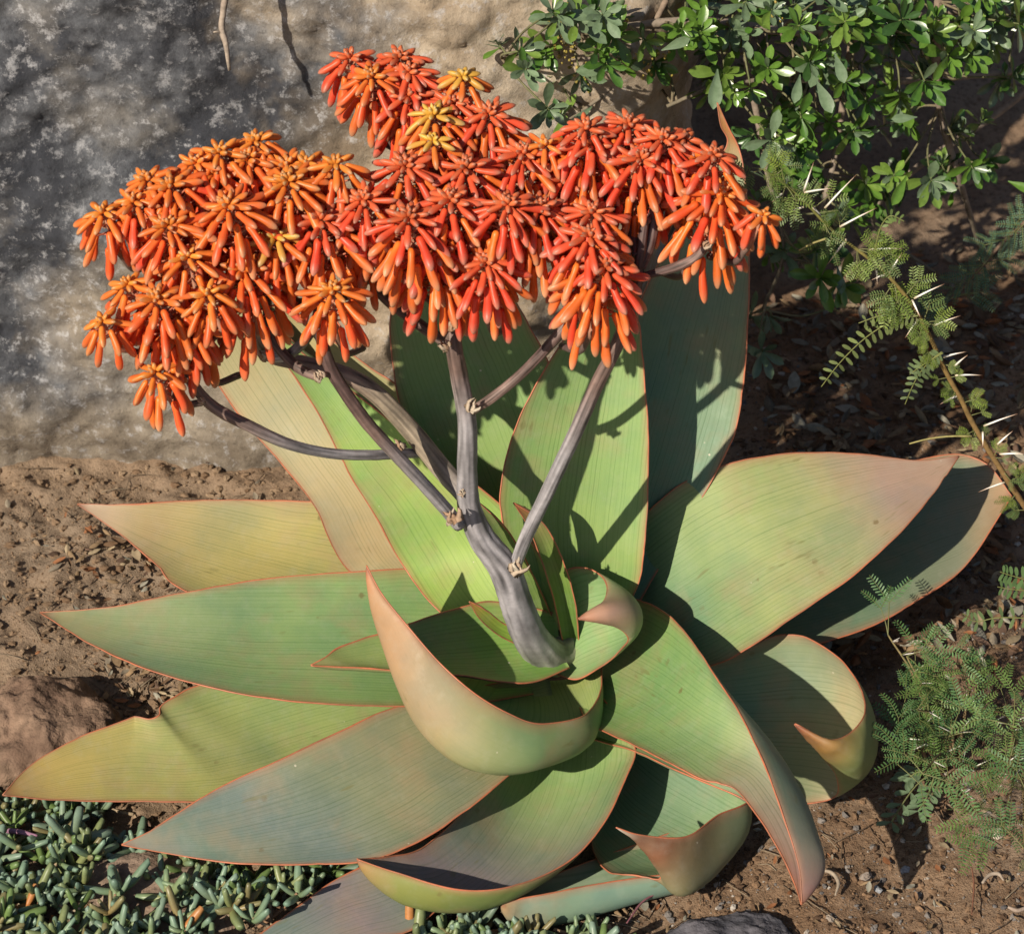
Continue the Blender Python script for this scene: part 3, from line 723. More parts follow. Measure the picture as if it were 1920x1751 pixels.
def bract(u, v, y, size, ang, seed, n=8):
    """withered papery bract wrapped about a node"""
    rnd = random.Random(seed); mb = MB(); c = np.array(P(u, v, y=y)); s = size / PXM * .68
    for k in range(n):
        a = ang + rnd.uniform(-0.55, 0.55); d = np.array(RGT) * math.cos(a) + np.array(UPV) * math.sin(a) - np.array(FWD) * rnd.uniform(0.0, 0.7)
        d /= np.linalg.norm(d)
        w = np.cross(d, np.array(FWD)); w /= np.linalg.norm(w)
        l = s * rnd.uniform(0.8, 1.4); o = c + w * s * rnd.uniform(-0.5, 0.5) - np.array(FWD) * s * rnd.uniform(0.1, 0.5)
        ww = s * rnd.uniform(0.20, 0.40)
        V = []; 
        for i in range(5):
            t = i / 4; q = o - d * s * 0.35 + d * l * t - np.array(FWD) * s * 0.25 * math.sin(t * 3) + w * 0.15 * s * math.sin(t * 5 + k)
            wd = ww * (1 - t) ** 0.7 + 0.0002
            V += [q - w * wd, q - np.array(FWD) * wd * 0.30, q + w * wd, q - np.array(FWD) * (wd * 0.30 - .0005)]
        F = [(i * 4 + a_, i * 4 + (a_ + 1) % 4, (i + 1) * 4 + (a_ + 1) % 4, (i + 1) * 4 + a_) for i in range(4) for a_ in range(4)]
        base = lerp((0.42, 0.24, 0.14), (0.62, 0.54, 0.43), rnd.random())
        mb.add(V, F, base)
    link('bract', mb.mesh('bract', M_PAPER), ALOE)
for i, q in enumerate([(852, 972, -.075, 34, 1.9), (746, 842, -.035, 30, 2.6), (601, 706, -.09, 22, 2.2), (884, 766, -.075, 26, 1.2), (964, 1066, -.08, 40, 1.2),
                       (498, 664, -.01, 24, 2.4), (352, 690, -.11, 26, 1.2), (836, 648, -.07, 22, 2.6), (379, 755, -.12, 14, 2.0), (868, 925, -.06, 14, 2.5), (603, 612, -.08, 18, 1.4), (850, 615, -.07, 24, 1.4), (1322, 462, -.06, 18, 1.0), (1072, 600, -.06, 22, 1.1)]):
    bract(*q, 100 + i)

# ------------------------------------------------------------------ flower heads
PAL = {  # base, middle, tip of a full floret; base, tip of a bud
    'o': [(0.94, 0.155, 0.03), (0.93, 0.115, 0.03), (0.68, 0.30, 0.15), (0.92, 0.30, 0.05), (0.50, 0.29, 0.16)],
    'y': [(0.92, 0.21, 0.03), (0.91, 0.15, 0.03), (0.70, 0.36, 0.17), (0.92, 0.33, 0.05), (0.50, 0.32, 0.16)],
    'r': [(0.92, 0.10, 0.035), (0.90, 0.08, 0.035), (0.62, 0.32, 0.23), (0.80, 0.20, 0.07), (0.36, 0.18, 0.12)],
    'g': [(0.80, 0.34, 0.05), (0.78, 0.36, 0.09), (0.66, 0.48, 0.24), (0.80, 0.46, 0.07), (0.52, 0.42, 0.20)],
}
FS, FN = 9, 11
def floret_geo(length, pal, stage, rnd):
    """a tube flower along +Z. stage 1 full and open, 0 a small bud"""
    zs = np.array([0, .03, .09, .17, .30, .48, .66, .80, .90, .965, 1.0])
    full = np.array([.30, .66, .84, .84, .76, .88, 1.0, .95, .74, .46, .14])
    bud = np.array([.22, .42, .60, .78, .95, 1.0, .92, .74, .52, .28, .08])
    k = stage
    rr = lerp(bud, full, k)
    rad = rnd.uniform(.86, 1.1) * (0.0025 + 0.0020 * min(1, (length - 0.010) / 0.028))
    ph = np.arange(FS) * 2 * math.pi / FS
    bend = 0.06 * length * rnd.uniform(0.3, 1.2)
    V = []; C = []
    p = PAL[pal]
    warm = rnd.uniform(-1, 1)
    cb = lerp(p[3], p[0], k); cm = lerp(p[3], p[1], k); ct = lerp(p[4], p[2], k)
    if k > 0.9 and rnd.random() < 0.45:        # oldest flowers fade to plain orange with a pale mouth
        cb = lerp(cb, (0.88, 0.24, 0.03), 0.8); cm = lerp(cm, (0.86, 0.21, 0.03), 0.75); ct = (0.72, 0.42, 0.24)
    f = 1 + 0.10 * rnd.uniform(-1, 1)
    for z, r in zip(zs, rr):
        R = rad * r * (1 + (0.07 * np.cos(3 * ph) if z > .3 else 0 * ph))
        off = bend * (z ** 2) * 2 - bend * z
        V.append(np.stack([np.cos(ph) * R + off, np.sin(ph) * R, np.full(FS, z * length)], 1))
        if z < 0.5: c = lerp(cb, cm, z / 0.5)
        else: c = lerp(cm, ct, min(1, max(0, (z - 0.62) / 0.38)) ** 1.4)
        cc = np.tile(c * f, (FS, 1))
        edge = 0.93 + 0.16 * np.cos(3 * ph)[:, None]
        cc = cc * (edge if z > 0.25 else 1)
        C.append(cc)
    V = np.vstack(V); C = np.clip(np.vstack(C), 0.01, 0.95)
    C = np.hstack([C, np.ones((len(C), 1))])
    return V, C
FF = [(i * FS + k, i * FS + (k + 1) % FS, (i + 1) * FS + (k + 1) % FS, (i + 1) * FS + k) for i in range(FN - 1) for k in range(FS)] + [tuple(range(FS))[::-1], tuple((FN - 1) * FS + k for k in range(FS))]

rf = random.Random(11)
SHARED = {}
def shared_floret(pal, li):
    key = (pal, li, rf.randrange(4))
    if key not in SHARED:
        L = 0.020 + 0.0035 * li
        V, C = floret_geo(L, pal, min(1, (L - 0.012) / 0.022), rf)
        SHARED[key] = (mesh_from('floret', V, FF, M_FLORET, True, {'Col': C}), L)
    return SHARED[key]

HUBS = [(850, 480, .03), (1208, 420, -.03), (470, 570, .0), (600, 500, .0), (345, 620, -.09), (1095, 500, .0), (685, 440, .01), (500, 550, -.02), (598, 560, -.03),
        (1335, 445, -.05), (1230, 380, -.01), (1140, 370, .0), (815, 300, .10), (850, 560, -.045), (390, 560, -.02), (420, 480, .02), (940, 440, .02)]
HUBS = [np.array(P(a, b_, y=c_)) for a, b_, c_ in HUBS]

HEADS = [  # (u, v) of the crown, size, colours, number of florets
    (193, 392, .70, 'y', 20), (250, 371, .80, 'o', 26), (274, 331, .78, 'o', 24), (319, 341, .88, 'o', 30), (367, 300, .84, 'o', 26), (412, 279, .78, 'y', 22),
    (402, 318, .92, 'o', 34), (479, 258, .78, 'y', 24), (463, 291, .9, 'o', 32), (536, 304, .88, 'o', 30), (572, 300, .62, 'y', 18), (538, 333, .96, 'y', 34),
    (629, 301, .62, 'y', 20), (425, 379, 1.02, 'o', 38), (313, 416, .98, 'o', 36), (351, 475, .68, 'y', 18), (600, 402, 1.14, 'r', 46), (517, 437, .74, 'g', 26),
    (453, 495, 1.10, 'o', 44), (680, 367, .9, 'r', 34), (239, 528, .76, 'y', 22), (293, 554, .98, 'o', 36), (389, 545, .66, 'y', 20), (345, 605, .78, 'y', 26),
    (191, 598, .56, 'y', 14), (623, 538, .84, 'y', 28), (290, 692, .70, 'y', 18), (330, 375, .9, 'o', 30), (480, 400, .9, 'r', 30), (560, 380, .85, 'r', 28), (380, 440, .85, 'o', 28),
    (656, 102, .74, 'r', 22), (696, 137, .78, 'o', 26), (749, 101, .78, 'r', 26), (766, 128, .84, 'r', 30), (868, 137, .58, 'g', 18), (766, 172, .9, 'r', 32),
    (845, 185, .88, 'r', 32), (812, 208, .78, 'g', 28), (812, 258, .52, 'g', 16), (915, 205, .95, 'r', 36), (759, 303, .95, 'r', 38), (872, 306, 1.0, 'r', 40),
    (981, 280, .95, 'r', 36), (1022, 267, .55, 'o', 16), (845, 366, .9, 'r', 36), (766, 399, 1.05, 'r', 44), (951, 376, .86, 'r', 34), (1011, 382, 1.04, 'r', 42),
    (815, 455, 1.10, 'r', 46), (911, 485, .9, 'r', 34), (1112, 263, 1.0, 'r', 40), (1097, 233, .78, 'r', 24), (1179, 225, .9, 'r', 34), (1201, 288, 1.14, 'r', 46),
    (1242, 252, .9, 'r', 34), (1283, 254, .62, 'r', 20), (1338, 285, .84, 'r', 30), (1352, 353, 1.12, 'o', 44), (1431, 398, .46, 'o', 12), (1111, 392, .8, 'r', 28),
    (1105, 433, 1.0, 'r', 40), (1135, 491, 1.08, 'r', 44), (1060, 330, .9, 'r', 30), (1285, 305, .9, 'r', 30), (690, 430, .8, 'r', 26),
]
singles = []; mass = MB()
TOCAM = -np.array(FWD)
for hi, (u, v, sz, pal, nf) in enumerate(HEADS):
    rnd = random.Random(500 + hi)
    y = (380 - v) * (0.0006 if v < 380 else 0.00038) - 0.05 + rnd.uniform(-.012, .012)
    nf = int(nf * 1.62)
    if hi in (63, 64, 65, 27, 28, 29, 30): y += 0.03
    top = np.array(P(u, v + 6, y=y))
    # heads lean outward from the middle of the plant a little
    lean = np.array([np.clip((top[0] + 0.08) * 0.9, -0.30, 0.30) + rnd.uniform(-.10, .10), rnd.uniform(-.12, .06) - 0.05, 1.0])
    lean /= np.linalg.norm(lean)
    H = 0.062 * sz * (0.55 + 0.45 * min(1.2, nf / 68))
    bot = top - lean * H
    base = bot - lean * 0.012
    hub = min(HUBS, key=lambda h: np.linalg.norm((h - base) * np.array([1, 1, 0.5])) + (5 if h[2] > base[2] - 0.008 else 0))
    if np.linalg.norm(hub - base) > .10:
        hub = base - lean * .05 + np.array([-.02 * np.sign(top[0] + .05), .045, 0])
    mb = MB()
    brc = [(0.26, 0.15, 0.10), (0.36, 0.18, 0.12), (0.50, 0.26, 0.17)]
    d = base - hub
    mid1 = hub + d * 0.35 + np.array([d[0] * 0.25, d[1] * 0.25, -abs(d[0]) * 0.15]); mid2 = hub + d * 0.75 + np.array([d[0] * 0.10, d[1] * 0.10, -0.004])
    tube(mb, spline([hub, mid1, mid2, base, bot, top], 26), [.0038, .0034, .0032, .0030, .0026, .0012], np.array([DK, DK, BR, brc[1], brc[2], brc[2]]), 8)
    az0 = rnd.uniform(0, 6.28)
    ax = np.cross(lean, [0.3, 1, 0.1]); ax /= np.linalg.norm(ax); ay = np.cross(lean, ax)
    head_florets = []; buds = MB()
    for i in range(nf):
        t = ((i + 0.5) / nf) ** 0.80
        tt = t ** 0.82
        azm = az0 + i * 2.39996 + rnd.uniform(-.18, .18)
        out = ax * math.cos(azm) + ay * math.sin(azm)
        if t < 0.36: el = lerp(-82, -58, t / 0.36)
        elif t < 0.70: el = lerp(-58, -18, (t - .36) / .34)
        elif t < 0.86: el = lerp(-18, 20, (t - .70) / .16)
        else: el = lerp(20, 80, (t - .86) / .14)
        el = math.radians(float(el) + rnd.uniform(-13, 13))
        L = float(np.interp(t, [0, .35, .58, .74, .88, 1.0], [.042, .039, .034, .024, .0135, .0085])) * (sz ** 0.5) * rnd.uniform(.93, 1.06)
        pl = float(np.interp(t, [0, .5, .75, .9, 1], [.022, .023, .014, .005, .002])) * sz
        pe = math.radians(float(np.interp(t, [0, .5, 1], [-5, 28, 70])))
        a0 = bot + (top - bot) * tt
        pi_ = pal
        if pal == 'g' and t < .62: pi_ = 'y' if t > .4 else 'o'
        elif pal == 'y' and t < .45: pi_ = 'o'
        elif pal == 'o' and .12 < t < .55 and rnd.random() < .35: pi_ = 'r'
        pd = out * math.cos(pe) + lean * math.sin(pe)
        b0 = a0 + pd * pl
        vert = lerp(np.array([0, 0, 1.0]), lean, max(0, math.sin(el)))
        fd = out * math.cos(el) + vert * math.sin(el); fd /= np.linalg.norm(fd)
        tube(mb, spline([a0, a0 + pd * pl * .55, b0 - fd * 0.001], 5), [.0010, .0009, .0010], np.array(lerp((0.55, 0.16, 0.10), (0.60, 0.22, 0.12), rnd.random())), 4, False)
        if t > .25 and rnd.random() < .7:   # tiny papery bracteole
            bq = a0 + out * .002
            mb.add([bq, bq + lean * .0022 + out * .002, bq + out * .008 * sz + lean * .0015, bq - lean * .0018 + out * .002], [(0, 1, 2), (0, 2, 3)], (0.55, 0.38, 0.26))
        q = Vector(fd).to_track_quat('Z', 'Y')
        spin = Matrix.Rotation(rnd.uniform(0, 6.28), 4, 'Z')
        Mx = Matrix.Translation(Vector(b0 - fd * .0008)) @ q.to_matrix().to_4x4() @ spin
        st = min(1, max(0, (L - 0.012) / 0.022))
        if t > 0.80:
            V, C = floret_geo(L, pi_, st, rnd); V = V @ np.array(Mx.to_3x3()).T + np.array(Mx.translation)
            buds.add(V, FF, C)
        else:
            score = (out @ TOCAM) * .9 + L * 25 + (top[1] < .1) * .2 - y * 1.5 + rnd.uniform(0, .15)
            head_florets.append((score, Mx, L, pi_))
    o = link('flower_head', mb.mesh('flower_head', M_STALK), ALOE)
    if buds.n: link('bud_cluster', buds.mesh('bud_cluster', M_FLORET), o)
    for h in head_florets: singles.append((*h, o))
singles.sort(key=lambda s: -s[0])
for k, (score, Mx, L, pal, par) in enumerate(singles):
    if k < 300:
        li = max(0, round((L - 0.020) / 0.0035))
        me, L0 = shared_floret(pal, li)
        fo = bpy.data.objects.new('floret', me); SC.collection.objects.link(fo); fo.parent = par
        fo.matrix_local = Mx @ Matrix.Scale(L / L0, 4)
    else:
        V, C = floret_geo(L, pal, min(1, max(0, (L - 0.012) / 0.022)), rf)
        V = V @ np.array(Mx.to_3x3()).T + np.array(Mx.translation)
        mass.add(V, FF, C)
fm = link('floret_mass', mass.mesh('floret_mass', M_FLORET), ALOE, kind='stuff')

# ------------------------------------------------------------------ shrub behind on the right
def leaf_mesh_spat(rnd, col):
    n, m = 8, 5
    V = []; C = []
    fold = rnd.uniform(0.10, 0.35); curl = rnd.uniform(-0.20, 0.45); tw = rnd.uniform(-0.3, 0.3)
    for i in range(n):
        t = i / (n - 1)
        w = 0.158 * (math.sin(math.pi * min(1, t * 0.97 + 0.0) ** 1.7) ** 0.75 if 0 < t < 1 else 0) + 0.018
        if t > .93: w *= .7
        for k in range(m):
            u = k / (m - 1) * 2 - 1
            x = u * w; z = abs(u) ** 1.5 * w * fold - curl * t * t * 0.35
            V.append((x * math.cos(tw * t) - z * 0, t, z + x * math.sin(tw * t)))
            c = np.array(col) * (1.12 if abs(u) < 0.1 else 1.0) * (0.9 + 0.2 * t)
            C.append((*c, 1))
    F = [(i * m + k, i * m + k + 1, (i + 1) * m + k + 1, (i + 1) * m + k) for i in range(n - 1) for k in range(m - 1)]
    return np.array(V), F, np.array(C)

def basis(d, nrm):
    y = d / np.linalg.norm(d); x = np.cross(y, nrm); x /= np.linalg.norm(x) + 1e-9; z = np.cross(x, y)
    return np.stack([x, y, z], 1)

rb = random.Random(77)
SHRUB = thing('shrub', 'leafy shrub with small glossy spoon-shaped green leaves hanging in from the upper right', 'shrub', P(1750, 420, y=0.95))
SB = np.array(SHRUB.location)
back = [
    [(2050, -40, .70), (1900, -10, .66), (1700, 40, .60), (1500, 60, .55), (1300, 40, .52), (1120, 60, .50), (1000, 90, .48), (940, 110, .46)],
    [(2080, 130, .75), (1900, 135, .72), (1740, 150, .66), (1600, 155, .62), (1470, 150, .58), (1350, 160, .55), (1250, 200, .54)],
    [(1765, -60, .62), (1755, 120, .60), (1768, 230, .62), (1800, 340, .64), (1830, 440, .72), (1850, 520, .80)],
    [(1600, 60, .66), (1580, 200, .64), (1560, 320, .62), (1530, 420, .60), (1500, 500, .58)],
    [(2040, 60, .80), (1900, 190, .78), (1700, 330, .74), (1640, 420, .76), (1750, 510, .82)],
    [(1250, 0, .55), (1200, 90, .54), (1140, 170, .52), (1060, 230, .50)],
    [(1420, -20, .60), (1400, 100, .58), (1420, 220, .57), (1440, 330, .56), (1470, 470, .56), (1430, 580, .58)],
]
paths = []
for i, bk in enumerate(back):
    pth = spline([P(a, b_, y=c_) for a, b_, c_ in bk], 60)
    mb = MB(); r0 = (.0075, .0055, .0060, .0050, .0060, .0038, .0048)[i]
    tube(mb, pth - SB, [r0, r0 * .75, r0 * .4], np.array([(0.27, 0.20, 0.15), (0.32, 0.26, 0.21), (0.20, 0.17, 0.12)]), 8, wob=0.15)
    link('branch', mb.mesh('branch', M_BARK), SHRUB)
    paths.append(pth)
allp = np.vstack(paths)
CL = [(945, 95, 2), (1000, 70, 4), (1065, 30, 4), (1045, 110, 3), (1100, 60, 4), (1090, 180, 2), (1040, 235, 2), (1150, 40, 4), (1140, 120, 4), (1200, 75, 4), (1250, 30, 4), (1250, 110, 4),
      (1310, 70, 5), (1350, 20, 4), (1330, 150, 4), (1395, 60, 5), (1440, 115, 5), (1480, 40, 5), (1490, 185, 4), (1540, 100, 5), (1600, 45, 5), (1590, 140, 4), (1455, 245, 3), (1530, 265, 4),
      (1650, 100, 5), (1700, 40, 5), (1645, 175, 4), (1760, 60, 5), (1820, 30, 5), (1790, 115, 5), (1860, 85, 4), (1900, 30, 5), (1810, 270, 5), (1770, 310, 3), (1865, 310, 3), (1480, 480, 3), (1530, 470, 2),
      (1570, 530, 3), (1460, 330, 3), (1640, 320, 3), (1690, 350, 3), (1570, 360, 3), (1710, 180, 4), (1420, 570, 2), (1900, 150, 3), (1400, 180, 3), (1600, 230, 3), (1500, 120, 3), (1440, 20, 4), (1560, 10, 4),
      (1660, 20, 4), (1300, -10, 3), (1850, -10, 4), (1500, 330, 3), (1440, 650, 1), (1740, 250, 2), (1620, 400, 2)]
COLS = [(0.065, 0.150, 0.025), (0.105, 0.205, 0.030), (0.045, 0.105, 0.028), (0.150, 0.240, 0.045), (0.150, 0.215, 0.125)]
LM = []
for c in COLS:
    for q in range(3):
        V, F, C = leaf_mesh_spat(rb, c); LM.append((V, F, C, mesh_from('leaf', V, F, M_SHRUB, True, {'Col': C})))
tw = MB(); LEAVES = []
for (cu, cv, cnt) in CL:
    for w in range(cnt):
        u = cu + rb.gauss(0, 24); v = cv + rb.gauss(0, 22)
        j0 = np.array(P(u, v, y=.6)); j = np.argmin(((allp - j0) ** 2) @ np.array([1, .1, 1]))
        yy = allp[j][1] + rb.uniform(-.14, .10)
        e = np.array(P(u, v, y=yy))
        j = np.argmin(((allp - e) ** 2).sum(1)); a = allp[max(0, min(len(allp) - 1, j))]
        mid = (a + e) / 2 + np.array([rb.uniform(-.01, .01), rb.uniform(-.01, .01), rb.uniform(-.02, .01)])
        pt = spline([a, mid, e], 9); tube(tw, pt - SB, [.0018, .0010], np.array([(0.24, 0.19, 0.13), (0.13, 0.16, 0.06)]), 5)
        ax = pt[-1] - pt[-3]; ax /= np.linalg.norm(ax); ax = ax + np.array([rb.uniform(-.3, .3), -.35, .5]); ax /= np.linalg.norm(ax)
        s1 = np.cross(ax, [0.2, .1, 1]); s1 /= np.linalg.norm(s1); s2 = np.cross(ax, s1)
        nl = rb.randint(8, 13); big = rb.uniform(.75, 1.25); pal = rb.choice([0, 0, 1, 1, 2, 3, 4, 4])
        for k in range(nl):
            az = k * 2.4 + rb.uniform(-.3, .3); t = k / nl
            o_ = s1 * math.cos(az) + s2 * math.sin(az)
            spread = lerp(1.25, .35, t) + rb.uniform(-.2, .2)
            d = ax * math.cos(spread) + o_ * math.sin(spread) + np.array([0, 0, rb.uniform(-.45, .1)])
            d /= np.linalg.norm(d)
            nr = ax * math.sin(spread) - o_ * math.cos(spread) + np.array([rb.uniform(-.3, .3), rb.uniform(-.3, .3), rb.uniform(-.1, .5)])
            L = .0285 * big * lerp(1.15, .55, t) * rb.uniform(.8, 1.2)
            pos = e - ax * .010 * (1 - t) - SB
            LEAVES.append((L * 10 - yy * .6 + rb.uniform(0, .1), pos, basis(d, nr), L, LM[(pal if rb.random() < .75 else rb.randrange(5)) * 3 + rb.randrange(3)]))
link('twigs', tw.mesh('twigs', M_BARK), SHRUB, kind='stuff')
# large pale leaves that hang on their own
for (u, v, y, du, dv, L, tc) in [(1150, 128, .40, -1, .12, .042, 4), (1345, 130, .40, -.1, 1, .046, 4), (1530, 150, .42, .45, 1, .042, 4), (1565, 40 + 60, .42, .3, 1, .036, 4), (1240, 95, .40, .8, -.3, .034, 4), (1500, 140, .44, -.2, 1, .034, 4),
                         (1720, 220, .45, -1, .1, .030, 4), (1110, 200, .42, -.7, .7, .032, 4), (1570, 500, .50, .15, 1, .034, 4), (1890, 340, .50, .9, .4, .034, 1), (1700, 330, .50, -.5, 1, .040, 1), (1745, 340, .5, -.4, 1, .034, 3)]:
    d = np.array(RGT) * du - np.array(UPV) * dv - np.array(FWD) * .2
    LEAVES.append((9, np.array(P(u, v, y=y)) - SB, basis(d, np.array([.2, -.8, .5])), L, LM[tc * 3 + rb.randrange(3)]))
LEAVES.sort(key=lambda q: -q[0])
lm = MB()
for k, (sc_, pos, Bm, L, (V, F, C, me)) in enumerate(LEAVES):
    if k < 290:
        o = bpy.data.objects.new('leaf', me); SC.collection.objects.link(o); o.parent = SHRUB
        M4 = Matrix([[*(Bm[r] * L), pos[r]] for r in range(3)] + [[0, 0, 0, 1]])
        o.matrix_local = M4
    else:
        f = rb.uniform(.8, 1.2); lm.add((V * L) @ Bm.T + pos, F, np.hstack([C[:, :3] * f, C[:, 3:]]))
link('foliage', lm.mesh('foliage', M_SHRUB), SHRUB, kind='stuff')
# tiny yellow flower buds of the shrub
fb = MB()
def blob(mb, c, r, col, rnd, sq=1.0, n=6, rings=4):
    V = []
    for i in range(rings + 1):
        a = math.pi * i / rings
        for k in range(n):
            b_ = 2 * math.pi * k / n
            q = r * (1 + rnd.uniform(-.18, .18))
            V.append((c[0] + q * math.sin(a) * math.cos(b_), c[1] + q * math.sin(a) * math.sin(b_), c[2] + q * math.cos(a) * sq))
    F = [(i * n + k, (i + 1) * n + k, (i + 1) * n + (k + 1) % n, i * n + (k + 1) % n) for i in range(rings) for k in range(n)]
    mb.add(V, F, col)
for (u, v) in [(1060, 90), (1050, 50), (1075, 110), (1240, 100), (1140, 40), (1100, 140), (1210, 130), (1460, 20), (1090, 20)]:
    for k in range(14):
        p = np.array(P(u + rb.gauss(0, 12), v + rb.gauss(0, 14), y=.46 + rb.uniform(-.02, .03))) - SB
        blob(fb, p, rb.uniform(.0012, .0024), lerp((0.30, 0.24, 0.05), (0.42, 0.33, 0.10), rb.random()), rb, 1, 5, 3)
link('flower_buds', fb.mesh('flower_buds', M_PEBBLE), SHRUB, kind='stuff')

# ------------------------------------------------------------------ thorny acacia
def leaflet(mb, p, d, nrm, L, W, col):
    B_ = basis(d, nrm)
    prof = [(0, 0), (.25, .8), (.6, 1), (.88, .7), (1, 0)]
    V = [p + B_[:, 1] * 0]
    for t, w in prof[1:-1]:
        V.append(p + B_[:, 1] * L * t - B_[:, 0] * W * .5 * w + B_[:, 2] * W * .10); V.append(p + B_[:, 1] * L * t + B_[:, 0] * W * .5 * w + B_[:, 2] * W * .10)
    V.append(p + B_[:, 1] * L)
    mb.add(V, [(0, 2, 1), (1, 2, 4, 3), (3, 4, 6, 5), (5, 6, 7)], col)

def pinna(mb, pts, pairs, L, nrm, col, rnd, ratio=.34):
    pth = spline(pts, pairs * 2 + 3)
    tube(mb, pth, [.00045, .0003], (0.16, 0.19, 0.06), 4, False)
    for i in range(pairs):
        k = 2 + i * 2; t = pth[min(k + 1, len(pth) - 1)] - pth[k - 1]; t /= np.linalg.norm(t)
        side = np.cross(t, nrm); side /= np.linalg.norm(side) + 1e-9
        s = (0.65 + 0.35 * math.sin(math.pi * (i + .6) / (pairs + .4)))
        for sg in (-1, 1):
            d = side * sg + t * .45 + nrm * rnd.uniform(-.05, .2)
            c = np.array(col) * rnd.uniform(.8, 1.25)
            leaflet(mb, pth[k], d, nrm, L * s * rnd.uniform(.9, 1.1), L * s * ratio, c)
    return pth

def frond(parent, org, base, d, nrm, size, npairs, lpairs, col, rnd, name='frond'):
    """a twice-feathered acacia leaf"""
    mb = MB(); d = d / np.linalg.norm(d)
    nrm = nrm - d * (nrm @ d); nrm /= np.linalg.norm(nrm) + 1e-9
    side = np.cross(d, nrm)
    R = size * .55
    pth = spline([base, base + d * R * .5 + nrm * R * .08, base + d * R], 8)
    tube(mb, pth - org, [.0007, .0004], (0.20, 0.21, 0.08), 4, False)
    for i in range(npairs):
        t = .35 + .65 * (i + 1) / npairs; q = base + d * R * t
        for sg in (-1, 1):
            dd = side * sg * (0.9 if i < npairs - 1 else .6) + d * .8 + nrm * rnd.uniform(-.1, .25); dd /= np.linalg.norm(dd)
            Lp = size * .55 * rnd.uniform(.85, 1.1)
            bend = -nrm * Lp * rnd.uniform(.02, .18)
            nn = nrm + np.array([rnd.uniform(-.2, .2) for _ in range(3)]); nn /= np.linalg.norm(nn)
            pinna(mb, [q - org, q + dd * Lp * .5 - org - bend * .3, q + dd * Lp + bend - org], lpairs, Lp / lpairs * 1.65, nn, col, rnd, .27)
    return link(name, mb.mesh(name, M_FROND), parent)

ra = random.Random(5)
AC = thing('acacia_branch', 'thorny acacia branch with long white thorns crossing in front of the right side', 'thorny branch', P(1925, 950, y=-.02))
AO = np.array(AC.location)
acp = [(1432, 318), (1470, 345), (1515, 385), (1560, 432), (1620, 478), (1660, 512), (1700, 558), (1730, 605), (1752, 650), (1775, 700), (1800, 745), (1822, 790), (1850, 838), (1880, 885), (1905, 925), (1945, 985), (1990, 1060)]
ay = lambda u: -.03 + (1900 - u) * .00012
apath = spline([P(a, b_, y=ay(a)) for a, b_ in acp], 90)
mb = MB(); tube(mb, apath - AO, [.0011, .0017, .0024, .0029, .0034], np.array([(0.16, 0.19, 0.05), (0.19, 0.16, 0.05), (0.22, 0.145, 0.05), (0.24, 0.15, 0.06), (0.20, 0.12, 0.05)]), 8, wob=.12)
link('stem', mb.mesh('stem', M_BARK), AC)
TH = [(325, 210, 345, 105), (325, 222, 430, 222), (435, 285, 535, 160), (350, 300, 405, 380), (285, 312, 218, 332), (215, 215, 230, 175), (175, 265, 160, 282), (490, 370, 625, 308), (495, 440, 405, 560), (620, 475, 748, 488), (635, 560, 690, 615),
      (610, 560, 560, 590), (700, 590, 737, 508), (675, 603, 600, 628), (628, 560, 627, 655), (815, 700, 925, 645), (795, 715, 818, 795), (800, 787, 710, 785), (800, 800, 750, 885), (910, 825, 998, 785),
      (935, 962, 1025, 945), (1015, 1000, 1028, 960), (1000, 1040, 1095, 1050), (980, 1145, 905, 1178), (1008, 1145, 1018, 1222), (1135, 1258, 1250, 1220), (1112, 1290, 1095, 1370), (1205, 1340, 1230, 1295),
      (1200, 1385, 1290, 1398), (1175, 1525, 1075, 1568), (1215, 1525, 1270, 1590)]
for (a, b_, c_, d_) in TH:
    u0, v0, u1, v1 = 1380 + a / 2.366, 260 + b_ / 2.366, 1380 + c_ / 2.366, 260 + d_ / 2.366
    q0 = np.array(P(u0, v0, y=ay(u0))); j = np.argmin(((apath - q0) ** 2).sum(1)); q0 = q0 * .5 + apath[j] * .5
    dy = ra.uniform(-.014, .008); q1 = np.array(P(u1, v1, y=ay(u0) + dy))
    mb = MB(); tube(mb, spline([q0 - AO, (q0 + q1) / 2 - AO + np.array([0, 0, .0006]), q1 - AO], 7), [.00125, .0010, .0006, .00012], np.array([(0.50, 0.42, 0.28), (0.80, 0.79, 0.74), (0.84, 0.83, 0.80), (0.70, 0.55, 0.42), (0.25, 0.10, 0.05)]), 6)
    link('thorn', mb.mesh('thorn', M_THORN), AC)
FRG = [(0.15, 0.22, 0.04), (0.20, 0.27, 0.045), (0.11, 0.17, 0.05)]
for i in range(0, 84, 3):
    p = apath[i]
    for k in range(4 if i < 40 else 2):
        a = ra.uniform(0, 6.28)
        d = np.array(RGT) * math.cos(a) + np.array(UPV) * math.sin(a) - np.array(FWD) * ra.uniform(-.2, .6)
        frond(AC, AO, p, d, -np.array(FWD) + np.array([ra.uniform(-.8, .8), ra.uniform(-.3, .3), ra.uniform(-.2, .8)]), ra.uniform(.022, .034) * (1.1 if i < 40 else .75), ra.choice([1, 2, 2]), 6, ra.choice(FRG), ra)
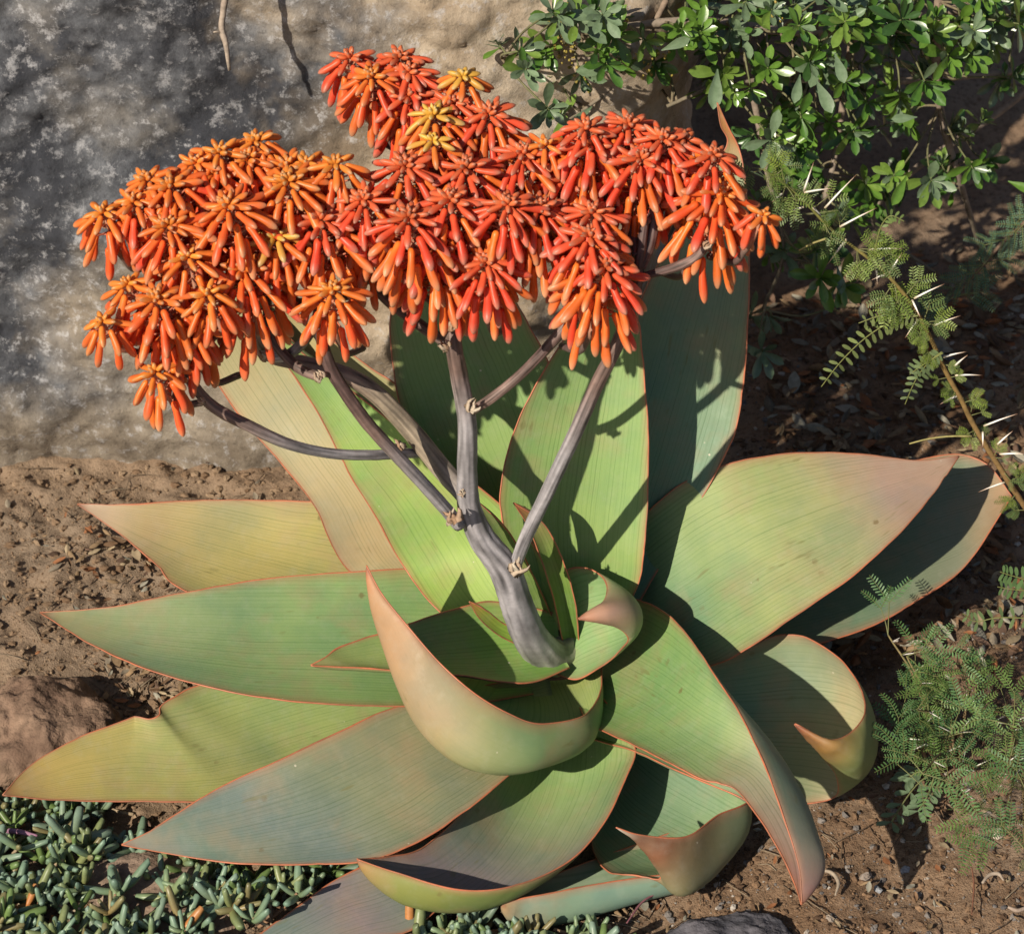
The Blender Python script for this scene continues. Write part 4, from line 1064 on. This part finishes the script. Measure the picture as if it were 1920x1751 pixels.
def big_pinna(pts, pairs, L, col, lab=None, parent=AC, org=AO, yy=None):
    """a single long feather whose leaflets are sub-parts"""
    pth = spline([P(a, b_, y=(ay(a) if yy is None else yy) - .01) for a, b_ in pts], pairs * 2 + 3)
    mb = MB(); tube(mb, pth - org, [.0008, .0005], (0.22, 0.24, 0.08), 5, False)
    o = link('feather_leaf', mb.mesh('feather_leaf', M_FROND), parent)
    nrm = -np.array(FWD) + np.array([.3, 0, .3]); nrm /= np.linalg.norm(nrm)
    for i in range(pairs):
        k = 2 + 2 * i; t = pth[k + 1 if k + 1 < len(pth) else k] - pth[k - 1]; t /= np.linalg.norm(t); side = np.cross(t, nrm); side /= np.linalg.norm(side)
        for sg in (-1, 1):
            m2 = MB(); s = .7 + .3 * math.sin(math.pi * (i + .5) / pairs)
            leaflet(m2, pth[k] - org, side * sg + t * .35 + nrm * ra.uniform(-.2, .3), nrm, L * s * ra.uniform(.85, 1.1), L * s * .36, np.array(col) * ra.uniform(.8, 1.25))
            link('leaflet', m2.mesh('leaflet', M_FROND), o)
big_pinna([(1722, 592), (1690, 598), (1655, 612), (1615, 640), (1575, 680), (1540, 725)], 15, .0125, (0.16, 0.20, 0.07))
big_pinna([(1716, 590), (1680, 590), (1650, 592), (1610, 606)], 8, .0105, (0.17, 0.21, 0.08))
big_pinna([(1766, 660), (1750, 672), (1728, 695), (1712, 722), (1697, 758)], 10, .0110, (0.14, 0.19, 0.08))
big_pinna([(1768, 662), (1744, 676), (1722, 690), (1706, 702)], 6, .0105, (0.13, 0.18, 0.08))
big_pinna([(1640, 470), (1652, 425), (1670, 405), (1695, 415)], 8, .0085, (0.14, 0.20, 0.06))
# dry stalk pieces that stick out of the branch
for pts in ([(1822, 818), (1780, 818), (1740, 823), (1705, 832)], [(1548, 448), (1520, 458), (1498, 470)]):
    mb = MB(); tube(mb, spline([P(a, b_, y=-.03) for a, b_ in pts], 9) - AO, [.0011, .0008], (0.34, 0.30, 0.12), 6)
    link('side_shoot', mb.mesh('side_shoot', M_BARK), AC)

# feathery fronds entering at the right edge
AE = thing('acacia_sprig', 'small acacia sprig with feathery leaflets reaching in at the right edge', 'acacia sprig', P(1990, 1150, y=-.05)); EO = np.array(AE.location)
big_pinna([(1990, 1175), (1930, 1160), (1870, 1158), (1830, 1165), (1805, 1150)], 10, .012, (0.14, 0.20, 0.08), parent=AE, org=EO, yy=-.05)
big_pinna([(1990, 1100), (1940, 1090), (1900, 1080), (1875, 1072)], 9, .013, (0.10, 0.17, 0.06), parent=AE, org=EO, yy=-.05)
big_pinna([(1990, 1110), (1940, 1108), (1900, 1105), (1870, 1100)], 9, .012, (0.10, 0.17, 0.06), parent=AE, org=EO, yy=-.04)

# far blurred acacia twig at the right edge
AF = thing('acacia_twig', 'bluish green acacia twig behind the thorny branch at the right edge', 'acacia twig', P(2000, 380, y=.45)); FO = np.array(AF.location)
fp = spline([P(a, b_, y=.42) for a, b_ in [(1990, 360), (1930, 410), (1880, 455), (1840, 500), (1800, 545), (1780, 560)]], 20)
mb = MB(); tube(mb, fp - FO, [.0030, .0015], (0.16, 0.11, 0.08), 6); link('stem', mb.mesh('stem', M_BARK), AF)
for i in range(1, 20, 2):
    for sg in (-1, 1):
        d = np.array(RGT) * sg * ra.uniform(.5, 1) + np.array(UPV) * ra.uniform(.1, 1) * sg
        frond(AF, FO, fp[i], d, -np.array(FWD) + np.array([0, 0, ra.uniform(0, .7)]), ra.uniform(.045, .06), 2, 10, (0.07, 0.14, 0.075), ra)

# acacia seedling at the lower right
AS = thing('acacia_seedling', 'bushy acacia seedling with feathery green leaves growing from bare soil at lower right', 'acacia seedling', P(1760, 1440, z=GZ)); SO = np.array(AS.location)
tips = [(1700, 1230), (1665, 1190), (1745, 1240), (1690, 1340), (1680, 1430), (1720, 1330), (1760, 1300), (1820, 1290), (1860, 1330), (1900, 1360), (1890, 1440), (1850, 1500), (1790, 1520), (1730, 1450), (1680, 1400), (1930, 1500), (1920, 1590), (1780, 1380), (1880, 1560)]
for ti, (u, v) in enumerate(tips):
    e = np.array(P(u, v, z=ra.uniform(.01, .09)))
    if ti == 1: e = np.array(P(u, v, z=.06))
    b0 = SO + np.array([ra.uniform(-.01, .03), ra.uniform(-.01, .01), 0])
    if u > 1850: b0 = b0 + np.array([.07, .0, 0])
    pt = spline([b0, (b0 + e) / 2 + np.array([0, 0, .03]), e], 14)
    mb = MB(); tube(mb, pt - SO, [.0022, .0016, .0009], np.array([(0.26, 0.17, 0.10), (0.22, 0.18, 0.08)]), 6); link('stem', mb.mesh('stem', M_BARK), AS)
    for k in (7, 10, 13):
        for _ in range(2 if k > 9 else 1):
            a = ra.uniform(0, 6.28); d = np.array([math.cos(a), math.sin(a) * .9 - .1, ra.uniform(-.1, .6)])
            if u < 1730: d[0] = abs(d[0]) * .7 - .25
            frond(AS, SO, pt[k], d, np.array([ra.uniform(-.3, .3), ra.uniform(-.9, -.2), 1.0]), ra.uniform(.046, .068), ra.choice([1, 1, 2]), 9, ra.choice([(0.075, 0.165, 0.055), (0.10, 0.20, 0.065), (0.13, 0.22, 0.055)]), ra)
    for _ in range(3):
        k = ra.randrange(5, 13); d = np.array([ra.uniform(-1, 1), ra.uniform(-1, .2), ra.uniform(-.2, 1)]); d /= np.linalg.norm(d)
        mb = MB(); tube(mb, spline([pt[k] - SO, pt[k] - SO + d * .012, pt[k] - SO + d * .022], 4), [.0008, .0005, .0001], (0.72, 0.68, 0.62), 5); link('thorn', mb.mesh('thorn', M_THORN), AS)
# narrow-leaved shoot under the seedling
NS_ = thing('leafy_shoot', 'pale grey-green shoot with narrow leaves lying below the acacia seedling', 'plant shoot', P(1760, 1440, z=GZ)); NO = np.array(NS_.location)
for pts in ([(1760, 1440), (1720, 1470), (1690, 1510), (1672, 1540)], [(1752, 1455), (1740, 1490), (1722, 1520)], [(1740, 1440), (1715, 1450), (1700, 1462)]):
    pt = spline([P(a, b_, z=GZ + .03) for a, b_ in pts], 12); mb = MB(); tube(mb, pt - NO, [.0011, .0008], (0.22, 0.24, 0.10), 5); link('stem', mb.mesh('stem', M_BARK), NS_)
    for k in range(3, 12, 2):
        for sg in (-1, 1):
            t = pt[k] - pt[k - 1]; t /= np.linalg.norm(t); sd = np.cross(t, [0, 0, 1]) * sg
            d = t * .8 + sd * .7 + np.array([0, 0, .15]); V, F, C, me = LM[12 + ra.randrange(3)]
            o = link('leaf', me, NS_); o.matrix_local = Matrix([[*(basis(d, np.array([0, -.3, 1]))[r] * .019), (pt[k] - NO)[r]] for r in range(3)] + [[0, 0, 0, 1]])

# ------------------------------------------------------------------ creeping succulent
ri = random.Random(31)
ICE = thing('creeping_succulent', 'creeping succulent with finger-like blue-green leaves filling the bottom left corner', 'succulent', P(200, 1700, z=GZ)); IO = np.array(ICE.location)
def finger_geo(L, R, bend, c0, c1):
    n, m = 8, 7; V = []; C = []
    for i in range(n):
        t = i / (n - 1)
        r = R * (0.55 + .5 * math.sin(math.pi * (t * .80 + .08))) if t < 1 else R * .12
        if i == n - 2: r *= .93
        y = L * (t if i < n - 1 else 1.0)
        if i == n - 2: y = L * .955
        for k in range(m):
            a = 2 * math.pi * k / m
            V.append((math.cos(a) * r, y, math.sin(a) * r * .85 + bend * L * t * t)); C.append((*lerp(c0, c1, t), 1))
    F = [(i * m + k, i * m + (k + 1) % m, (i + 1) * m + (k + 1) % m, (i + 1) * m + k) for i in range(n - 1) for k in range(m)] + [tuple((n - 1) * m + k for k in range(m)), tuple(range(m))[::-1]]
    return np.array(V), F, np.array(C)
IC = [((0.24, 0.26, 0.09), (0.17, 0.26, 0.16)), ((0.18, 0.24, 0.11), (0.17, 0.265, 0.20)), ((0.15, 0.23, 0.06), (0.13, 0.20, 0.07)), ((0.18, 0.23, 0.12), (0.20, 0.29, 0.23)), ((0.22, 0.23, 0.08), (0.18, 0.23, 0.11)), ((0.26, 0.19, 0.08), (0.20, 0.19, 0.09)), ((0.45, 0.17, 0.05), (0.42, 0.20, 0.07))]
FG = []
for i, (a, b_) in enumerate(IC):
    for q in range(3):
        g3 = finger_geo(1.0, ri.uniform(.115, .150), ri.uniform(.05, .35), a, b_); FG.append((*g3, mesh_from('leaf', g3[0], g3[1], M_ICE, True, {'Col': g3[2]})))
def in_ice(u, v):
    if 0 <= u < 660 and v > 1500 + max(0, 0): 
        if 130 < u < 330 and 1620 < v < 1730 and ri.random() < .55: return False
        return True
    if (780 < u < 935 and v > 1712) or (935 <= u < 1130 and v > 1745): return True
    return False
IF = []; runners = MB()
for row in range(26):
    for colm in range(64):
        u = -90 + colm * 22 + ri.uniform(-10, 10); v = 1488 + row * 15 + ri.uniform(-8, 8)
        if not (-120 <= u <= 1140): continue
        uu = max(0, u)
        if not in_ice(uu, v): continue
        if ri.random() < .5 or noise.noise(Vector((u * .016, v * .02, 1.5))) > .22: continue
        if u > 470 and v > 1620 + (690 - u) * .62 and u < 780: continue
        zc = GZ + ri.uniform(.010, .042)
        if u > 215 and v < 1578 + min(45, (u - 215) * .2): continue
        if v < 1540: zc = GZ + .006
        if u > 180 and v < 1650: zc = GZ + ri.uniform(.0, .010)
        if u > 600: zc = GZ + ri.uniform(.003, .012)
        c = np.array(P(u, v, z=zc))
        ax = np.array([ri.uniform(-.7, .7), ri.uniform(-.2, .9), 1.0]); ax /= np.linalg.norm(ax)
        s1 = np.cross(ax, [1, .3, .1]); s1 /= np.linalg.norm(s1); s2 = np.cross(ax, s1); a0 = ri.uniform(0, 6.28)
        pal = ri.choice([0, 1, 1, 2, 3, 3, 4, 4, 5 if ri.random() < .5 else 0])
        nl = ri.choice([3, 4, 5, 6]); sz = ri.uniform(.75, 1.15)
        for k in range(nl):
            az = a0 + (k % 2) * math.pi + (k // 2) * 1.45 + ri.uniform(-.25, .25); sp = [1.35, 1.3, .95, .9, .5, .35][k] + ri.uniform(-.15, .15)
            d = ax * math.cos(sp) + (s1 * math.cos(az) + s2 * math.sin(az)) * math.sin(sp)
            nr = ax * math.sin(sp) - (s1 * math.cos(az) + s2 * math.sin(az)) * math.cos(sp)
            L = .031 * sz * [1.15, 1.1, .95, .9, .7, .6][k] * ri.uniform(.85, 1.15)
            pp = pal if ri.random() < .975 else 5
            IF.append((L * 20 + zc * 4 + ri.uniform(0, .1), c - ax * .004 - IO, basis(d, nr), L, FG[pp * 3 + ri.randrange(3)]))
        for _ in range(1):
            q = c + np.array([ri.uniform(-.05, .05), ri.uniform(-.04, .04), 0]); q[2] = GZ + .003
            tube(runners, spline([c - IO, (c + q) / 2 - IO + np.array([0, 0, -.004]), q - IO], 7), [.0017, .0022], np.array(lerp((0.42, 0.36, 0.25), (0.30, 0.16, 0.09), ri.random())), 6)
for (u, v, z, du, dv, L, pi_) in [(345, 1742, .03, .55, .85, .030, 6), (768, 1745, .012, .0, 1, .034, 6), (1248, 1668, .006, -.2, 1, .020, 6), (125, 1590, .03, -1, 0.05, .03, 5), (50, 1700, .03, .3, .9, .026, 6), (15, 1715, .02, .9, .6, .026, 6), (100, 1715, .02, -.2, -1, .022, 6)]:
    d = np.array([du, dv * .5, dv * .5]); IF.append((9, np.array(P(u, v, z=GZ + z)) - IO, basis(d, np.array([0, -.5, 1.0])), L, FG[pi_ * 3]))
IF.sort(key=lambda q: -q[0]); im = MB()
for k, (s_, pos, Bm, L, (V, F, C, me)) in enumerate(IF):
    if k < 290:
        o = bpy.data.objects.new('leaf', me); SC.collection.objects.link(o); o.parent = ICE
        o.matrix_local = Matrix([[*(Bm[r] * L), pos[r]] for r in range(3)] + [[0, 0, 0, 1]])
    else:
        f = ri.uniform(.75, 1.15); im.add((V * L) @ Bm.T + pos, F, np.hstack([C[:, :3] * f, C[:, 3:]]))
link('foliage', im.mesh('foliage', M_ICE), ICE, kind='stuff')
link('runners', runners.mesh('runners', M_BARK), ICE, kind='stuff')

# ------------------------------------------------------------------ stones, crumbs, dead leaves, twigs
rg = random.Random(8)
OCT = None
def pebble_geo(rnd, n=5, rings=3):
    V = []
    for i in range(rings + 1):
        a = math.pi * i / rings
        for k in range(n):
            b_ = 2 * math.pi * k / n + i * .4
            q = 1 + rnd.uniform(-.25, .25)
            V.append((q * math.sin(a) * math.cos(b_), q * math.sin(a) * math.sin(b_) * .85, q * math.cos(a) * .62))
    F = [(i * n + k, (i + 1) * n + k, (i + 1) * n + (k + 1) % n, i * n + (k + 1) % n) for i in range(rings) for k in range(n)]
    return np.array(V), F
PG = [pebble_geo(rg) for _ in range(8)]
def rotz(a): return np.array([[math.cos(a), -math.sin(a), 0], [math.sin(a), math.cos(a), 0], [0, 0, 1]])
grav = MB(); cnt = 0
while cnt < 27000:
    u = rg.uniform(-60, 1980); v = rg.uniform(560, 1800)
    if u < 560 and rg.random() < .35: continue
    if u < 560 and not (880 < v < 1560 or v > 1500): continue
    if 560 <= u < 1180 and v < 1600: continue
    p = P(u, v, z=GZ)
    if p.y > 1.1: continue
    s = min(.0055, .00085 * (1 - rg.random()) ** -0.55)
    left = u < 560
    cc = rg.random()
    if left: c = lerp((0.20, 0.125, 0.075), (0.33, 0.235, 0.155), rg.random()); s *= 1.3
    elif cc < .78: c = lerp((0.10, 0.06, 0.038), (0.28, 0.175, 0.105), rg.random())
    elif cc < .94: c = lerp((0.13, 0.12, 0.12), (0.27, 0.24, 0.22), rg.random())
    else: c = lerp((0.38, 0.33, 0.28), (0.52, 0.47, 0.42), rg.random())
    V, F = PG[rg.randrange(8)]
    z = ground_z(p.x, p.y) + s * .25
    grav.add((V * s * np.array([1, rg.uniform(.6, 1), rg.uniform(.6, 1)])) @ rotz(rg.uniform(0, 6.3)).T + np.array([p.x, p.y, z]), F, c)
    cnt += 1
link('gravel', grav.mesh('gravel', M_PEBBLE, False), kind='stuff')

def dry_leaf(mb, c, L, W, ang, tilt, curl, col, rnd):
    n, m = 6, 4; V = []
    Rz = rotz(ang); ct, st = math.cos(tilt), math.sin(tilt); Rx = np.array([[1, 0, 0], [0, ct, -st], [0, st, ct]])
    for i in range(n):
        t = i / (n - 1); w = W * (math.sin(math.pi * (t * .94 + .03)) ** .8)
        for k in range(m):
            x = (k / (m - 1) * 2 - 1)
            V.append((x * w * (1 - .35 * abs(curl)), (t - .5) * L, curl * w * x * x * 1.3 + .25 * L * curl * (2 * t - 1) ** 2 + rnd.uniform(-.0006, .0006)))
    F = [(i * m + k, i * m + k + 1, (i + 1) * m + k + 1, (i + 1) * m + k) for i in range(n - 1) for k in range(m - 1)]
    mb.add((np.array(V) @ Rx.T) @ Rz.T + c, F, col)
lit = MB()
ZON = [((1440, 1920), (560, 1260), 900, (0.014, 0.032)), ((1560, 1920), (470, 620), 90, (0.014, 0.026)), ((100, 360), (1010, 1110), 70, (0.010, 0.022)), ((180, 400), (1250, 1340), 60, (0.010, 0.022)), ((1180, 1920), (1490, 1751), 90, (0.006, 0.014)), ((0, 640), (1540, 1751), 90, (.008, .018)), ((0, 500), (880, 1300), 60, (.006, .014)), ((640, 1250), (1630, 1751), 60, (.008, .018))]
for (u0, u1), (v0, v1), n, (s0, s1) in ZON:
    for _ in range(n):
        p = P(rg.uniform(u0, u1), rg.uniform(v0, v1), z=GZ); L = rg.uniform(s0, s1)
        c = rg.choice([(0.20, 0.12, 0.07), (0.28, 0.19, 0.11), (0.36, 0.28, 0.18), (0.24, 0.20, 0.15), (0.16, 0.10, 0.07), (0.33, 0.31, 0.25), (0.30, 0.13, 0.06)])
        dry_leaf(lit, np.array([p.x, p.y, ground_z(p.x, p.y) + .004 + rg.uniform(0, .006)]), L, L * rg.uniform(.16, .3), rg.uniform(0, 6.3), rg.uniform(-.5, .5), rg.uniform(-.9, .9), np.array(c) * rg.uniform(.7, 1.25), rg)
for _ in range(170):
    z = rg.choice(ZON[:1] + ZON[3:]); (u0, u1), (v0, v1) = z[0], z[1]
    p = P(rg.uniform(u0, u1), rg.uniform(v0, v1), z=GZ); L = rg.uniform(.015, .06); a = rg.uniform(0, 6.3)
    q = np.array([p.x, p.y, ground_z(p.x, p.y) + .003]); d = np.array([math.cos(a), math.sin(a), 0]) * L / 2
    tube(lit, spline([q - d, q + np.array([rg.uniform(-.003, .003), rg.uniform(-.003, .003), .002]), q + d], 6), [.0007, .0004], lerp((0.30, 0.24, 0.17), (0.14, 0.09, 0.06), rg.random()), 5)
link('leaf_litter', lit.mesh('leaf_litter', M_LITTER), kind='stuff')

# single pieces that lie on the soil
def curl(name, pts, r, col, label, cat, z=.006, mat=None, group=None):
    pth = spline([P(a, b_, z=GZ + z) for a, b_ in pts], 18); c = pth.mean(0)
    mb = MB(); tube(mb, pth - c, [r * .6, r, r, r * .4], col, 7, wob=.2)
    return tag(link(name, mb.mesh(name, mat or M_LITTER), loc=c), label, cat, group)
curl('dry_stalk', [(1538, 1630), (1560, 1636), (1572, 1655), (1566, 1678)], .0022, (0.42, 0.34, 0.26), 'pale curled dry stalk on the soil beside the drooping leaf tip', 'dry stalk')
curl('dry_stalk', [(1842, 1655), (1855, 1640), (1872, 1638), (1882, 1650)], .0022, (0.42, 0.34, 0.27), 'small pale curled stalk on the sunny soil at lower right', 'dry stalk')
curl('dry_stalk', [(1890, 1700), (1910, 1706), (1935, 1695)], .0022, (0.40, 0.31, 0.25), 'pale curved stalk cut off by the right edge near the bottom corner', 'dry stalk')
curl('twig', [(1822, 1625), (1826, 1660), (1822, 1715)], .0010, (0.24, 0.11, 0.07), 'thin straight reddish twig lying on the gravel at lower right', 'twig')
curl('twig', [(1412, 1545), (1428, 1538), (1444, 1528)], .0016, (0.62, 0.55, 0.45), 'short pale twig right of the dried curled leaf', 'twig', .01)
curl('twig', [(1175, 1730), (1205, 1690), (1240, 1670)], .0012, (0.24, 0.10, 0.12), 'thin purple runner stem on the soil below the dried leaf', 'stem', .012)
curl('twig', [(0, 1556), (30, 1558), (70, 1566)], .0030, (0.36, 0.19, 0.28), 'purple-pink stem lying across the left edge by the succulent', 'stem', .035)
k = 0
for (u, v, s, c, lab) in [(1875, 1556, .0085, (0.50, 0.43, 0.35), 'pale angular pebble on the soil below the acacia seedling'), (1625, 1633, .008, (0.34, 0.28, 0.24), 'flat greyish pebble at the edge of the pointed shadow'),
                          (1648, 1655, .0055, (0.30, 0.31, 0.33), 'small blue-grey pebble just below the pointed shadow'), (1850, 1520, .0055, (0.26, 0.22, 0.20), 'small brown-grey pebble near the seedling stem'), (1700, 1614, .0065, (0.33, 0.33, 0.36), 'pale bluish pebble within the pointed shadow'),
                          (1555, 1722, .0055, (0.36, 0.30, 0.25), 'light pebble left of the bottom right corner soil')]:
    p = P(u, v, z=GZ); V, F = pebble_geo(rg, 9, 6)
    mb = MB(); mb.add(V * s * np.array([1, .8, .75]), F, c); o = link('pebble', mb.mesh('pebble', M_PEBBLE, False), loc=(p.x, p.y, ground_z(p.x, p.y) + s * .2))
    o.rotation_euler = (0, 0, rg.uniform(0, 6)); tag(o, lab, 'pebble', 'larger pebbles on the soil')

# thin dead stick hanging in front of the boulder
pth = spline([P(a, b_, y=y_) for a, b_, y_ in [(424, -60, .40), (422, 0, .40), (416, 50, .395), (424, 85, .39), (430, 132, .388)]], 24); c = pth[0]
mb = MB(); tube(mb, pth - c, [.0042, .0036, .0036, .0018], np.array([(0.34, 0.27, 0.22), (0.42, 0.35, 0.29)]), 7, wob=.25)
st = tag(link('dead_stick', mb.mesh('dead_stick', M_BARK), loc=c), 'thin pale dead stick hanging down before the dark boulder at the top', 'stick')
mb = MB(); tube(mb, spline([P(418, 62, y=.395) - Vector(c), P(408, 60, y=.39) - Vector(c), P(400, 61, y=.388) - Vector(c)], 5), [.0016, .0008], (0.42, 0.35, 0.29), 6); link('side_twig', mb.mesh('side_twig', M_BARK), st)
